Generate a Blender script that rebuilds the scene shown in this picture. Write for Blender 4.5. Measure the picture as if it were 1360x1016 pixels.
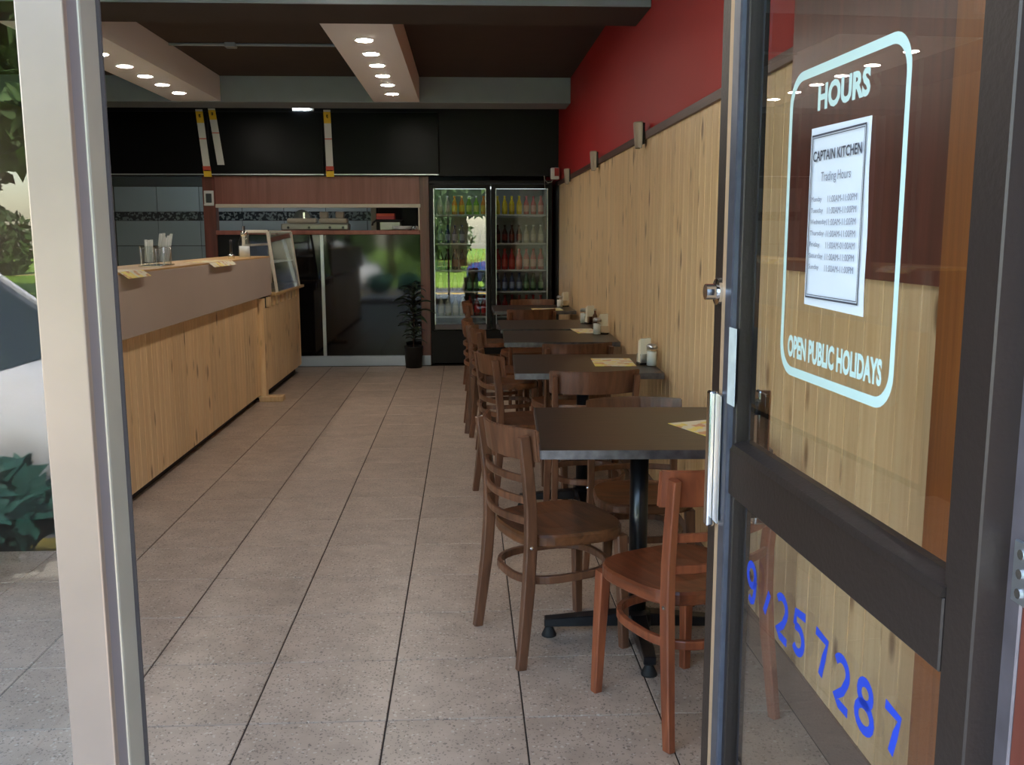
import bpy, bmesh, math, random
from mathutils import Vector, Matrix
random.seed(7)
for o in list(bpy.data.objects): bpy.data.objects.remove(o)
scene = bpy.context.scene
COL = scene.collection
R = math.radians

# ------------------------------------------------------------------ camera
FPX, YAW, PITCH, ROLL, CAMH = 1266.25, 0.04761, 0.15401, -0.00194, 1.397
cd = bpy.data.cameras.new('camera'); cam = bpy.data.objects.new('camera', cd); COL.objects.link(cam)
cd.sensor_fit = 'HORIZONTAL'; cd.sensor_width = 36.0; cd.lens = FPX*36.0/1360.0
cd.clip_start = 0.02; cd.clip_end = 500
fw = Vector((math.sin(YAW)*math.cos(PITCH), math.cos(YAW)*math.cos(PITCH), -math.sin(PITCH)))
rt = Vector((math.cos(YAW), -math.sin(YAW), 0)); up = rt.cross(fw)
r2 = math.cos(ROLL)*rt + math.sin(ROLL)*up; u2 = -math.sin(ROLL)*rt + math.cos(ROLL)*up
M = Matrix((r2, u2, -fw)).transposed().to_4x4(); M.translation = Vector((0, 0, CAMH))
cam.matrix_world = M
scene.camera = cam

# ------------------------------------------------------------------ world, sun, exposure
w = bpy.data.worlds.new('sky'); scene.world = w; w.use_nodes = True
nt = w.node_tree; bg = nt.nodes['Background']
sky = nt.nodes.new('ShaderNodeTexSky'); sky.sky_type = 'NISHITA'; sky.sun_disc = False
sky.sun_elevation = R(52); sky.sun_rotation = R(10); sky.air_density = 1.0; sky.dust_density = 1.5
hz = nt.nodes.new('ShaderNodeMix'); hz.data_type = 'RGBA'; hz.blend_type = 'MULTIPLY'; hz.inputs['Factor'].default_value = 1.0
hz.inputs['B'].default_value = (1.10, 1.0, 0.86, 1)          # bright hazy day
nt.links.new(sky.outputs[0], hz.inputs['A']); nt.links.new(hz.outputs['Result'], bg.inputs[0]); bg.inputs[1].default_value = 0.62
sl = bpy.data.lights.new('sun', 'SUN'); sun = bpy.data.objects.new('sun', sl); COL.objects.link(sun)
sl.energy = 7.0; sl.angle = R(0.6); sl.color = (1.0, 0.94, 0.85)
sun.rotation_euler = Vector((-0.22, -0.62, -0.80)).to_track_quat('-Z', 'Y').to_euler()
sun.location = (0, 8, 12)
vs = scene.view_settings; vs.view_transform = 'Standard'; vs.look = 'None'; vs.gamma = 1.0
vs.use_curve_mapping = False; vs.exposure = 1.68

# ------------------------------------------------------------------ materials
def srgb(r, g, b):
    f = lambda c: (c/255/12.92) if c/255 <= 0.04045 else ((c/255+0.055)/1.055)**2.4
    return (f(r), f(g), f(b), 1)
def mat(name, col, rough=0.5, metal=0.0, coat=0.0, spec=0.5, emit=0.0, ecol=None, var=0.0, bump=0.0, bscale=40, noise=None):
    m = bpy.data.materials.new(name); m.use_nodes = True
    n = m.node_tree; b = n.nodes['Principled BSDF']
    b.inputs['Base Color'].default_value = col; b.inputs['Roughness'].default_value = rough
    b.inputs['Metallic'].default_value = metal; b.inputs['Coat Weight'].default_value = coat
    b.inputs['Coat Roughness'].default_value = 0.05; b.inputs['Specular IOR Level'].default_value = spec
    if emit:
        b.inputs['Emission Color'].default_value = ecol or col; b.inputs['Emission Strength'].default_value = emit
    tc = n.nodes.new('ShaderNodeTexCoord')
    if var or noise:
        nz = n.nodes.new('ShaderNodeTexNoise'); nz.inputs['Scale'].default_value = noise or 6; nz.inputs['Detail'].default_value = 5
        n.links.new(tc.outputs['Object'], nz.inputs['Vector'])
        hs = n.nodes.new('ShaderNodeHueSaturation'); hs.inputs['Color'].default_value = col
        mr = n.nodes.new('ShaderNodeMapRange'); mr.inputs[1].default_value = 0.3; mr.inputs[2].default_value = 0.7
        mr.inputs[3].default_value = 1-var; mr.inputs[4].default_value = 1+var
        n.links.new(nz.outputs[0], mr.inputs[0]); n.links.new(mr.outputs[0], hs.inputs['Value'])
        n.links.new(hs.outputs[0], b.inputs['Base Color'])
    if bump:
        nb = n.nodes.new('ShaderNodeTexNoise'); nb.inputs['Scale'].default_value = bscale; nb.inputs['Detail'].default_value = 4
        n.links.new(tc.outputs['Object'], nb.inputs['Vector'])
        bp = n.nodes.new('ShaderNodeBump'); bp.inputs['Strength'].default_value = bump; bp.inputs['Distance'].default_value = 0.01
        n.links.new(nb.outputs[0], bp.inputs['Height']); n.links.new(bp.outputs[0], b.inputs['Normal'])
    return m

def wood(name, c1, c2, knot, rough=0.45, stretch=(14, 14, 1.0), knots=0.0, rnd=0.12, coat=0.0):
    """grain runs along the stretched (small) axis in object space; every object gets its own offset and tone"""
    m = bpy.data.materials.new(name); m.use_nodes = True
    n = m.node_tree; L = n.links; b = n.nodes['Principled BSDF']
    b.inputs['Roughness'].default_value = rough; b.inputs['Coat Weight'].default_value = coat; b.inputs['Coat Roughness'].default_value = 0.15
    tc = n.nodes.new('ShaderNodeTexCoord'); oi = n.nodes.new('ShaderNodeObjectInfo')
    mp = n.nodes.new('ShaderNodeMapping'); mp.inputs['Scale'].default_value = stretch
    mu = n.nodes.new('ShaderNodeMath'); mu.operation = 'MULTIPLY'; mu.inputs[1].default_value = 57.0
    L.new(oi.outputs['Random'], mu.inputs[0])
    add = n.nodes.new('ShaderNodeVectorMath'); add.operation = 'ADD'
    L.new(tc.outputs['Object'], add.inputs[0]); L.new(mu.outputs[0], add.inputs[1]); L.new(add.outputs[0], mp.inputs['Vector'])
    nz = n.nodes.new('ShaderNodeTexNoise'); nz.inputs['Scale'].default_value = 2.2; nz.inputs['Detail'].default_value = 7; nz.inputs['Distortion'].default_value = 0.6
    L.new(mp.outputs[0], nz.inputs['Vector'])
    cr = n.nodes.new('ShaderNodeValToRGB'); cr.color_ramp.elements[0].position = 0.32; cr.color_ramp.elements[1].position = 0.68
    cr.color_ramp.elements[0].color = c2; cr.color_ramp.elements[1].color = c1
    L.new(nz.outputs[0], cr.inputs[0]); out = cr.outputs[0]
    if knots:
        mk_ = n.nodes.new('ShaderNodeMapping'); mk_.inputs['Scale'].default_value = (9, 9, 3.6) if stretch[2] < stretch[0] else (3.6, 9, 9)
        L.new(add.outputs[0], mk_.inputs['Vector'])
        vo = n.nodes.new('ShaderNodeTexVoronoi'); vo.inputs['Scale'].default_value = 1.0; L.new(mk_.outputs[0], vo.inputs['Vector'])
        mr = n.nodes.new('ShaderNodeMapRange'); mr.inputs[1].default_value = 0.09; mr.inputs[2].default_value = 0.21; mr.inputs[3].default_value = knots; mr.inputs[4].default_value = 0
        L.new(vo.outputs['Distance'], mr.inputs[0])
        mx = n.nodes.new('ShaderNodeMix'); mx.data_type = 'RGBA'; mx.inputs['B'].default_value = knot
        L.new(mr.outputs[0], mx.inputs['Factor']); L.new(out, mx.inputs['A']); out = mx.outputs['Result']
    hs = n.nodes.new('ShaderNodeHueSaturation')
    mv = n.nodes.new('ShaderNodeMapRange'); mv.inputs[3].default_value = 1-rnd; mv.inputs[4].default_value = 1+rnd
    L.new(oi.outputs['Random'], mv.inputs[0]); L.new(mv.outputs[0], hs.inputs['Value']); L.new(out, hs.inputs['Color'])
    L.new(hs.outputs[0], b.inputs['Base Color'])
    bp = n.nodes.new('ShaderNodeBump'); bp.inputs['Strength'].default_value = 0.08; bp.inputs['Distance'].default_value = 0.004
    L.new(nz.outputs[0], bp.inputs['Height']); L.new(bp.outputs[0], b.inputs['Normal'])
    return m

def glass(name, tint=(1, 1, 1, 1), ior=1.5, rough=0.0):
    m = bpy.data.materials.new(name); m.use_nodes = True
    n = m.node_tree; n.nodes.remove(n.nodes['Principled BSDF']); out = n.nodes['Material Output']
    t = n.nodes.new('ShaderNodeBsdfTransparent'); t.inputs[0].default_value = tint
    g = n.nodes.new('ShaderNodeBsdfGlossy'); g.inputs['Roughness'].default_value = rough
    fr = n.nodes.new('ShaderNodeFresnel'); ge = n.nodes.new('ShaderNodeNewGeometry')
    io = n.nodes.new('ShaderNodeMapRange'); io.inputs[3].default_value = ior; io.inputs[4].default_value = 1/ior   # same reflectance on the exit face of the thin pane
    n.links.new(ge.outputs['Backfacing'], io.inputs[0]); n.links.new(io.outputs[0], fr.inputs[0])
    mx = n.nodes.new('ShaderNodeMixShader')
    n.links.new(fr.outputs[0], mx.inputs[0]); n.links.new(t.outputs[0], mx.inputs[1]); n.links.new(g.outputs[0], mx.inputs[2])
    n.links.new(mx.outputs[0], out.inputs[0])
    return m

def tile_mat():
    m = bpy.data.materials.new('speckled_tile'); m.use_nodes = True
    n = m.node_tree; L = n.links; b = n.nodes['Principled BSDF']; b.inputs['Roughness'].default_value = 0.36
    tc = n.nodes.new('ShaderNodeTexCoord'); oi = n.nodes.new('ShaderNodeObjectInfo')
    add = n.nodes.new('ShaderNodeVectorMath'); add.operation = 'ADD'
    mu = n.nodes.new('ShaderNodeMath'); mu.operation = 'MULTIPLY'; mu.inputs[1].default_value = 31.0
    L.new(oi.outputs['Random'], mu.inputs[0]); L.new(tc.outputs['Object'], add.inputs[0]); L.new(mu.outputs[0], add.inputs[1])
    base = n.nodes.new('ShaderNodeTexNoise'); base.inputs['Scale'].default_value = 9; base.inputs['Detail'].default_value = 6
    L.new(add.outputs[0], base.inputs['Vector'])
    cr = n.nodes.new('ShaderNodeValToRGB'); cr.color_ramp.elements[0].color = srgb(168, 149, 134); cr.color_ramp.elements[1].color = srgb(186, 166, 150)
    cr.color_ramp.elements[0].position = .35; cr.color_ramp.elements[1].position = .65
    L.new(base.outputs[0], cr.inputs[0]); col = cr.outputs[0]
    for sc, thr, c in ((85, 0.17, srgb(96, 82, 72)), (62, 0.15, srgb(206, 198, 186)), (120, 0.16, srgb(70, 62, 58))):
        wob = n.nodes.new('ShaderNodeTexNoise'); wob.inputs['Scale'].default_value = sc*.6
        L.new(add.outputs[0], wob.inputs['Vector'])
        vm = n.nodes.new('ShaderNodeVectorMath'); vm.operation = 'MULTIPLY_ADD'; vm.inputs[1].default_value = (.02, .02, .02)
        L.new(wob.outputs['Color'], vm.inputs[0]); L.new(add.outputs[0], vm.inputs[2])
        vo = n.nodes.new('ShaderNodeTexVoronoi'); vo.inputs['Scale'].default_value = sc; L.new(vm.outputs[0], vo.inputs['Vector'])
        # only some of the cells carry a chip
        sep = n.nodes.new('ShaderNodeSeparateColor'); L.new(vo.outputs['Color'], sep.inputs[0])
        g1 = n.nodes.new('ShaderNodeMath'); g1.operation = 'GREATER_THAN'; g1.inputs[1].default_value = 0.62; L.new(sep.outputs[0], g1.inputs[0])
        l1 = n.nodes.new('ShaderNodeMath'); l1.operation = 'LESS_THAN'; l1.inputs[1].default_value = thr*1.9; L.new(vo.outputs['Distance'], l1.inputs[0])
        ml = n.nodes.new('ShaderNodeMath'); ml.operation = 'MULTIPLY'; L.new(g1.outputs[0], ml.inputs[0]); L.new(l1.outputs[0], ml.inputs[1])
        m2 = n.nodes.new('ShaderNodeMath'); m2.operation = 'MULTIPLY'; m2.inputs[1].default_value = 0.62; L.new(ml.outputs[0], m2.inputs[0])
        mx = n.nodes.new('ShaderNodeMix'); mx.data_type = 'RGBA'; mx.inputs['B'].default_value = c
        L.new(m2.outputs[0], mx.inputs['Factor']); L.new(col, mx.inputs['A']); col = mx.outputs['Result']
    hs = n.nodes.new('ShaderNodeHueSaturation'); mv = n.nodes.new('ShaderNodeMapRange'); mv.inputs[3].default_value = .95; mv.inputs[4].default_value = 1.05
    L.new(oi.outputs['Random'], mv.inputs[0]); L.new(mv.outputs[0], hs.inputs['Value']); L.new(col, hs.inputs['Color'])
    L.new(hs.outputs[0], b.inputs['Base Color'])
    return m

def print_mat(name, base, cols, scale):
    """printed leaflet: blocks of flat colour"""
    m = bpy.data.materials.new(name); m.use_nodes = True
    n = m.node_tree; L = n.links; b = n.nodes['Principled BSDF']; b.inputs['Roughness'].default_value = 0.4
    tc = n.nodes.new('ShaderNodeTexCoord'); vo = n.nodes.new('ShaderNodeTexVoronoi'); vo.distance = 'CHEBYCHEV'; vo.inputs['Scale'].default_value = scale
    L.new(tc.outputs['Object'], vo.inputs['Vector'])
    sep = n.nodes.new('ShaderNodeSeparateColor'); L.new(vo.outputs['Color'], sep.inputs[0])
    cr = n.nodes.new('ShaderNodeValToRGB'); cr.color_ramp.interpolation = 'CONSTANT'
    cr.color_ramp.elements[0].color = base
    for i, c in enumerate(cols):
        e = cr.color_ramp.elements[1] if i == 0 else cr.color_ramp.elements.new(0.5)
        e.position = 0.45+0.5*i/len(cols); e.color = c
    L.new(sep.outputs[0], cr.inputs[0]); L.new(cr.outputs[0], b.inputs['Base Color'])
    return m

def mosaic_mat():
    m = bpy.data.materials.new('mosaic_border'); m.use_nodes = True
    n = m.node_tree; L = n.links; b = n.nodes['Principled BSDF']; b.inputs['Roughness'].default_value = 0.25
    tc = n.nodes.new('ShaderNodeTexCoord'); vo = n.nodes.new('ShaderNodeTexVoronoi'); vo.inputs['Scale'].default_value = 44
    L.new(tc.outputs['Object'], vo.inputs['Vector'])
    cr = n.nodes.new('ShaderNodeValToRGB'); cr.color_ramp.interpolation = 'CONSTANT'
    cr.color_ramp.elements[0].color = srgb(30, 36, 42); cr.color_ramp.elements[1].color = srgb(120, 128, 130); cr.color_ramp.elements[1].position = .62
    sep = n.nodes.new('ShaderNodeSeparateColor'); L.new(vo.outputs['Color'], sep.inputs[0]); L.new(sep.outputs[0], cr.inputs[0])
    L.new(cr.outputs[0], b.inputs['Base Color']); return m

MT = dict(
    endpanel=mat('dark_end_panel', srgb(50, 42, 40), .5),
    tile=tile_mat(), grout=mat('grout', srgb(58, 50, 46), .9, var=.1),
    pine=wood('pine', srgb(234, 203, 158), srgb(218, 180, 132), srgb(124, 84, 52), .42, (16, 16, .9), .85, .07),
    pine_core=mat('pine_lit_groove', srgb(238, 214, 160), .6),  # highlight along the board seams is put into this paler colour
    pine_top=wood('pine_top', srgb(214, 178, 122), srgb(190, 148, 95), srgb(120, 80, 50), .4, (16, 1.0, 16), 0, .05),
    red=mat('red_paint', srgb(176, 34, 34), .55, var=.05, noise=2), darkwood=wood('dark_trim', srgb(92, 62, 52), srgb(74, 48, 40), srgb(40, 20, 20), .4, (20, 1, 20), 0, .04),
    laminate=wood('red_brown_laminate', srgb(122, 66, 54), srgb(92, 48, 40), srgb(50, 20, 20), .3, (10, 10, .5), 0, .05),
    laminate_h=wood('header_laminate', srgb(158, 94, 80), srgb(134, 76, 64), srgb(50, 20, 20), .35, (10, 10, .5), 0, .1),
    jambwood=wood('orange_brown_timber', srgb(168, 100, 50), srgb(140, 80, 38), srgb(90, 40, 20), .35, (24, 24, .8), 0, .03),
    skirt=mat('taupe_skirting', srgb(112, 90, 80), .5, var=.08, noise=8),
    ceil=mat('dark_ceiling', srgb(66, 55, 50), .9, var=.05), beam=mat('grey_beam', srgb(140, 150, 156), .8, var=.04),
    trough=mat('light_trough', srgb(246, 244, 247), .7), black=mat('black_board', srgb(14, 12, 14), .5, spec=.3),
    gloss=mat('black_gloss', srgb(12, 12, 15), .05, spec=.5), screen=mat('screen_glass', srgb(8, 8, 10), .30, spec=.12),
    silver=mat('silver', srgb(196, 198, 202), .3, .9), chrome=mat('chrome', srgb(225, 225, 225), .12, 1.0), white=mat('white_plastic', srgb(228, 230, 230), .4),
    whitetrim=mat('white_trim', srgb(214, 206, 190), .5), skirtblue=mat('pale_blue_skirting', srgb(186, 200, 214), .4),
    upstand=mat('taupe_upstand', srgb(184, 168, 156), .45, var=.03, noise=3),
    kick=mat('kick_dark', srgb(46, 40, 42), .7), tabletop=wood('table_laminate', srgb(64, 48, 38), srgb(50, 37, 30), srgb(20, 10, 10), .33, (3, 30, 30), 0, .04),
    edge=mat('worn_edge', srgb(104, 102, 106), .3, .75, var=.35, noise=30), blackmetal=mat('black_metal', srgb(20, 21, 26), .3, .2, coat=.2), rubber=mat('rubber', srgb(24, 24, 26), .7),
    chair=wood('dark_stained_beech', srgb(122, 80, 57), srgb(84, 54, 38), srgb(40, 20, 10), .34, (18, 18, 2.0), 0, .12, .15),
    chair_seat=wood('dark_stained_seat', srgb(122, 76, 46), srgb(78, 46, 28), srgb(40, 20, 10), .32, (2.2, 12, 12), 0, .1, .15),
    chair_red=wood('red_stained_beech', srgb(152, 84, 54), srgb(118, 62, 40), srgb(40, 20, 10), .34, (18, 18, 2.0), 0, .04, .15),
    chair_red_seat=wood('red_stained_seat', srgb(132, 70, 42), srgb(92, 46, 26), srgb(40, 20, 10), .32, (12, 2.2, 12), 0, .04, .15),
    doorframe=mat('dark_bronze', srgb(48, 40, 37), .42, .25, bump=.06, bscale=120), bead=mat('blue_grey_bead', srgb(96, 100, 114), .35, .5, var=.15, noise=30),
    champagne=mat('champagne_aluminium', srgb(140, 124, 114), .34, .6, var=.05, noise=12), greyalu=mat('grey_aluminium', srgb(156, 150, 140), .38, .6, var=.06, noise=14),
    darkalu=mat('dark_bronze_recess', srgb(104, 96, 100), .45, .3), purplealu=mat('weathered_aluminium', srgb(122, 114, 120), .4, .6, var=.22, noise=14), tanedge=mat('tan_edge', srgb(190, 160, 130), .5),
    glass=glass('clear_glass', (.97, .985, .98, 1)), glass_cab=glass('cabinet_glass', (.95, .97, .97, 1)), glass_fridge=glass('fridge_glass', (.85, .88, .88, 1), 1.75),
    vinyl=mat('pale_aqua_vinyl', srgb(200, 228, 224), .6), paper=mat('white_paper', srgb(226, 234, 244), .7), ink=mat('ink', srgb(70, 72, 84), .7), ink2=mat('ink_light', srgb(130, 132, 146), .7),
    blue=mat('blue_paint', srgb(34, 70, 200), .5), milky=mat('milky_sticker', srgb(210, 220, 222), .6, var=.1, noise=40),
    menu=print_mat('menu_print', srgb(232, 226, 204), [srgb(240, 222, 120), srgb(224, 210, 200), srgb(214, 160, 120), srgb(238, 228, 180)], 30),
    napkin=mat('napkin', srgb(236, 228, 206), .8), sugar=mat('sugar', srgb(232, 232, 226), .8), sauce=mat('brown_sauce', srgb(92, 56, 34), .3),
    lamp=mat('downlight_lens', (1, .9, .74, 1), .5, emit=42, ecol=(1, .91, .80, 1)), fridgeled=mat('fridge_tube', (1, 1, 1, 1), .5, emit=.6, ecol=(.85, .95, 1, 1)), ledtube=mat('cool_tube', (1, 1, 1, 1), .5, emit=9, ecol=(.85, .95, 1, 1)),
    tag_white=mat('tag_white', srgb(222, 220, 214), .6), tag_yellow=mat('tag_yellow', srgb(240, 196, 40), .6), tag_red=mat('tag_red', srgb(206, 84, 60), .6), tag_blk=mat('tag_black', srgb(40, 36, 36), .6),
    ktile=mat('grey_wall_tile', srgb(172, 180, 182), .22, var=.05, noise=3), mosaic=mosaic_mat(), kdark=mat('kitchen_dark', srgb(60, 66, 68), .5),
    steel=mat('brushed_steel', srgb(150, 150, 142), .35, .8), cream=mat('cream_plastic', srgb(176, 170, 154), .5), redbox=mat('red_box', srgb(170, 46, 46), .5),
    sconce=mat('sconce_metal', srgb(168, 152, 134), .45, .3), bin=mat('bin_black', srgb(18, 18, 20), .45), leaf=mat('dark_leaf', srgb(40, 52, 34), .5, var=.3, noise=9), stem=mat('plant_stem', srgb(60, 44, 34), .7),
    fridge_in=mat('fridge_liner', srgb(170, 176, 174), .5), shelf=mat('white_wire', srgb(206, 208, 206), .4),
    asphalt=mat('asphalt', srgb(92, 92, 96), .9, var=.15, noise=30, bump=.2), paving=mat('concrete_paving', srgb(176, 172, 164), .85, var=.1, noise=4),
    grass=mat('grass', srgb(132, 168, 52), .9, var=.3, noise=3), kerb=mat('yellow_kerb', srgb(230, 190, 70), .8), tleaf=mat('tree_leaf', srgb(70, 96, 48), .7, var=.5, noise=2), bark=mat('bark', srgb(84, 66, 52), .9, var=.2),
    carpaint=mat('white_car_paint', srgb(236, 238, 240), .25, coat=.8), carglass=mat('car_window', srgb(60, 76, 92), .08, spec=.8), tyre=mat('tyre', srgb(24, 24, 24), .8), carblue=mat('blue_car_paint', srgb(40, 70, 130), .25, coat=.8),
    shrub=mat('teal_leaf', srgb(50, 104, 92), .6, var=.4, noise=8), facade=mat('facade_render', srgb(150, 142, 132), .8), brick=mat('brick_far', srgb(150, 120, 100), .8, var=.2, noise=10),
)

# ------------------------------------------------------------------ helpers
def box(bm, x0, x1, y0, y1, z0, z1, bev=0.0, seg=1):
    vs_ = [bm.verts.new(p) for p in ((x0,y0,z0),(x1,y0,z0),(x1,y1,z0),(x0,y1,z0),(x0,y0,z1),(x1,y0,z1),(x1,y1,z1),(x0,y1,z1))]
    fs = [bm.faces.new([vs_[i] for i in f]) for f in ((3,2,1,0),(4,5,6,7),(0,1,5,4),(1,2,6,5),(2,3,7,6),(3,0,4,7))]
    if bev:
        es = list({e for f in fs for e in f.edges})
        bmesh.ops.bevel(bm, geom=es, offset=bev, segments=seg, affect='EDGES', profile=.5)
def lathe(bm, prof, c=(0,0,0), n=16, a0=0, a1=2*math.pi, axis='z'):
    full = abs(a1-a0-2*math.pi) < 1e-6
    rings = []
    for r, z in prof:
        ring = []
        for i in range(n if full else n+1):
            a = a0+(a1-a0)*i/n
            x, y = r*math.cos(a), r*math.sin(a)
            p = (c[0]+x, c[1]+y, c[2]+z) if axis == 'z' else ((c[0]+z, c[1]+x, c[2]+y) if axis == 'x' else (c[0]+x, c[1]+z, c[2]+y))
            ring.append(bm.verts.new(p))
        rings.append(ring)
    m = len(rings[0])
    for a, b in zip(rings, rings[1:]):
        for i in range(m if full else m-1):
            bm.faces.new((a[i], a[(i+1) % m], b[(i+1) % m], b[i]))
    if full:
        bm.faces.new(list(reversed(rings[0]))); bm.faces.new(rings[-1])
def sweep(bm, pts, wdt, hgt, side=None, closed=False, taper=None, round_=False):
    """sweep a rectangle (wdt along the side vector, hgt along the other) along pts"""
    pts = [Vector(p) for p in pts]; n = len(pts); rings = []
    for i, p in enumerate(pts):
        a = pts[(i-1) % n] if (closed or i > 0) else p; b = pts[(i+1) % n] if (closed or i < n-1) else p
        t = (b-a).normalized()
        sv = Vector(side) if side is not None else Vector((0, 0, 1)).cross(t)
        if sv.length < 1e-5: sv = Vector((1, 0, 0))
        sv = (sv-t*sv.dot(t)).normalized(); uv = t.cross(sv).normalized()
        k = taper[i] if taper else 1.0
        if round_:
            ring = [bm.verts.new(p+sv*wdt/2*k*math.cos(2*math.pi*j/8)+uv*hgt/2*k*math.sin(2*math.pi*j/8)) for j in range(8)]
        else:
            c_ = .22
            ring = []
            for sx, sy in ((1, 1-c_), (1-c_, 1), (-1+c_, 1), (-1, 1-c_), (-1, -1+c_), (-1+c_, -1), (1-c_, -1), (1, -1+c_)):
                ring.append(bm.verts.new(p+sv*wdt/2*k*sx+uv*hgt/2*k*sy))
        rings.append(ring)
    m = len(rings[0])
    for i in range(n if closed else n-1):
        a, b = rings[i], rings[(i+1) % n]
        for j in range(m): bm.faces.new((a[j], a[(j+1) % m], b[(j+1) % m], b[j]))
    if not closed: bm.faces.new(list(reversed(rings[0]))); bm.faces.new(rings[-1])
def prism(bm, poly, z0, z1, axis='z'):
    f = {'z': lambda a, b, h: (a, b, h), 'y': lambda a, b, h: (a, h, b), 'x': lambda a, b, h: (h, a, b)}[axis]
    A = [bm.verts.new(f(a, b, z0)) for a, b in poly]; B = [bm.verts.new(f(a, b, z1)) for a, b in poly]
    n = len(poly)
    for i in range(n): bm.faces.new((A[i], A[(i+1) % n], B[(i+1) % n], B[i]))
    bm.faces.new(list(reversed(A))); bm.faces.new(B)
def finish(bm, name, smooth=False):
    bmesh.ops.recalc_face_normals(bm, faces=bm.faces)
    me = bpy.data.meshes.new(name); bm.to_mesh(me); bm.free()
    if smooth:
        for p in me.polygons: p.use_smooth = True
    return me
def obj(name, bm_or_me, m, parent=None, loc=None, smooth=False, rotz=0):
    me = finish(bm_or_me, name, smooth) if isinstance(bm_or_me, bmesh.types.BMesh) else bm_or_me
    o = bpy.data.objects.new(name, me); COL.objects.link(o)
    if m is not None and not me.materials: me.materials.append(MT[m] if isinstance(m, str) else m)
    if parent: o.parent = parent
    if loc: o.location = loc
    if rotz: o.rotation_euler[2] = rotz
    return o
def tag(o, label, cat=None, group=None, kind=None):
    o['label'] = label
    if cat: o['category'] = cat
    if group: o['group'] = group
    if kind: o['kind'] = kind
    return o
def thing(name, label, cat, loc=(0,0,0), rotz=0, group=None, kind=None):
    o = bpy.data.objects.new(name, None); o.empty_display_size = .1; COL.objects.link(o)
    o.location = loc; o.rotation_euler[2] = rotz
    return tag(o, label, cat, group, kind)
def bx(name, dims, m, parent=None, bev=0.0, seg=1, loc=None, rotz=0):
    bm = bmesh.new(); box(bm, *dims, bev, seg); return obj(name, bm, m, parent, loc, rotz=rotz)
def dup(root, loc, rotz, label=None, group=None):
    r = root.copy(); COL.objects.link(r); r.location = loc; r.rotation_euler = (0, 0, rotz)
    if label: r['label'] = label
    if group: r['group'] = group
    for ch in list(root.children):
        c = ch.copy(); COL.objects.link(c); c.parent = r
        for g in list(ch.children):
            d_ = g.copy(); COL.objects.link(d_); d_.parent = c
    return r
def struct(o, label, cat): return tag(o, label, cat, kind='structure')
def text_mesh(s, x0, x1, z0, z1, off=0.0, shear=0.0):
    """lettering fitted into a box, returned as flat polygons in (x, z)"""
    cu = bpy.data.curves.new('txt', 'FONT'); cu.body = s; cu.size = 1; cu.offset = off; cu.shear = shear; cu.resolution_u = 3
    o = bpy.data.objects.new('txt', cu); COL.objects.link(o); bpy.context.view_layer.update()
    me = bpy.data.meshes.new_from_object(o.evaluated_get(bpy.context.evaluated_depsgraph_get()))
    bpy.data.objects.remove(o); bpy.data.curves.remove(cu)
    xs = [v.co.x for v in me.vertices]; ys = [v.co.y for v in me.vertices]
    a, b, c, d_ = min(xs), max(xs), min(ys), max(ys)
    for v in me.vertices:
        v.co = (x0+(v.co.x-a)/(b-a)*(x1-x0), 0, z0+(v.co.y-c)/(d_-c)*(z1-z0))
    me.materials.clear()
    return me

# ------------------------------------------------------------------ dimensions of the place
WX = 0.965      # face of the right wall boards
LX = -4.2       # left wall
YF = 0.85       # shopfront plane
YB = 10.30      # back counter / fridge plane
YK = 11.80      # kitchen back wall
ZC = 2.83       # ceiling
ZB = 2.600      # beam soffit

# ------------------------------------------------------------------ floor with tiles
fl = bx('floor', (LX, 1.2, .80, 12.2, -.12, -.004), 'grout'); struct(fl, 'speckled beige square floor tiles with dark grout', 'floor')
bm = bmesh.new(); box(bm, -.1975, .1975, -.1975, .1975, -.012, 0, .0015); tile_me = finish(bm, 'tile'); tile_me.materials.append(MT['tile'])
X0, Y0 = -1.4425, 2.6053
cells = [(i, j) for j in range(-4, 19) for i in range(-1, 6)] + [(i, j) for j in range(-4, 4) for i in range(-6, -1)]
for i, j in cells: obj('tile', tile_me, None, fl, (X0+.4*i+.2, Y0+.4*j+.2, 0))
bx('threshold', (-3.4, .965, .80, 1.0, -.012, -.001), 'greyalu', fl)

# ------------------------------------------------------------------ right wall: red paint, rail, pine boards, laminate panel
wr = bx('wall_right', (.985, 1.2, .80, 12.2, 0, 3.6), 'red'); struct(wr, 'red painted wall above vertical pine lining boards', 'wall')
bx('board_backing', (.9675, .985, 1.72, 9.93, .12, 1.9), 'pine_core', wr)
BW = .095; nb = 86
bm = bmesh.new()
prism(bm, [(-.0452, .012), (.0452, .012), (.0452, .0015), (.0442, 0), (-.0442, 0), (-.0452, .0015)], 0, 1.776)   # (y, depth)
for v in bm.verts: v.co = (v.co.y, v.co.x, v.co.z)
board_me = finish(bm, 'board'); board_me.materials.append(MT['pine'])
for i in range(nb): obj('board', board_me, None, wr, (WX, 1.79+BW*(i+.5), .128))
tr = bx('trim_1', (.952, .985, 1.72, 10.0, 1.895, 1.935), 'darkwood', bev=.002); struct(tr, 'dark brown timber rail between the pine boards and the red paint', 'trim')
bb = bx('baseboard_right', (.957, .985, 1.0, 10.28, -.002, .132), 'skirt', bev=.002); struct(bb, 'taupe skirting along the foot of the pine boards', 'baseboard')
ce = bx('trim_2', (.955, .985, 9.95, 10.28, .132, 1.95), 'black', bev=.002); struct(ce, 'dark vertical strip at the far end of the pine boards beside the fridge', 'trim')
pn = bx('trim_3', (.950, .985, 1.0, 2.83, 1.291, 2.82), 'laminate', bev=.001); struct(pn, 'red-brown laminate panel fixed over the pine boards behind the glass door', 'panel')
po = bx('trim_4', (.90, .985, 1.60, 1.785, -.002, 2.82), 'jambwood', bev=.003); struct(po, 'orange-brown timber post at the street end of the pine boards', 'post')
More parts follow.
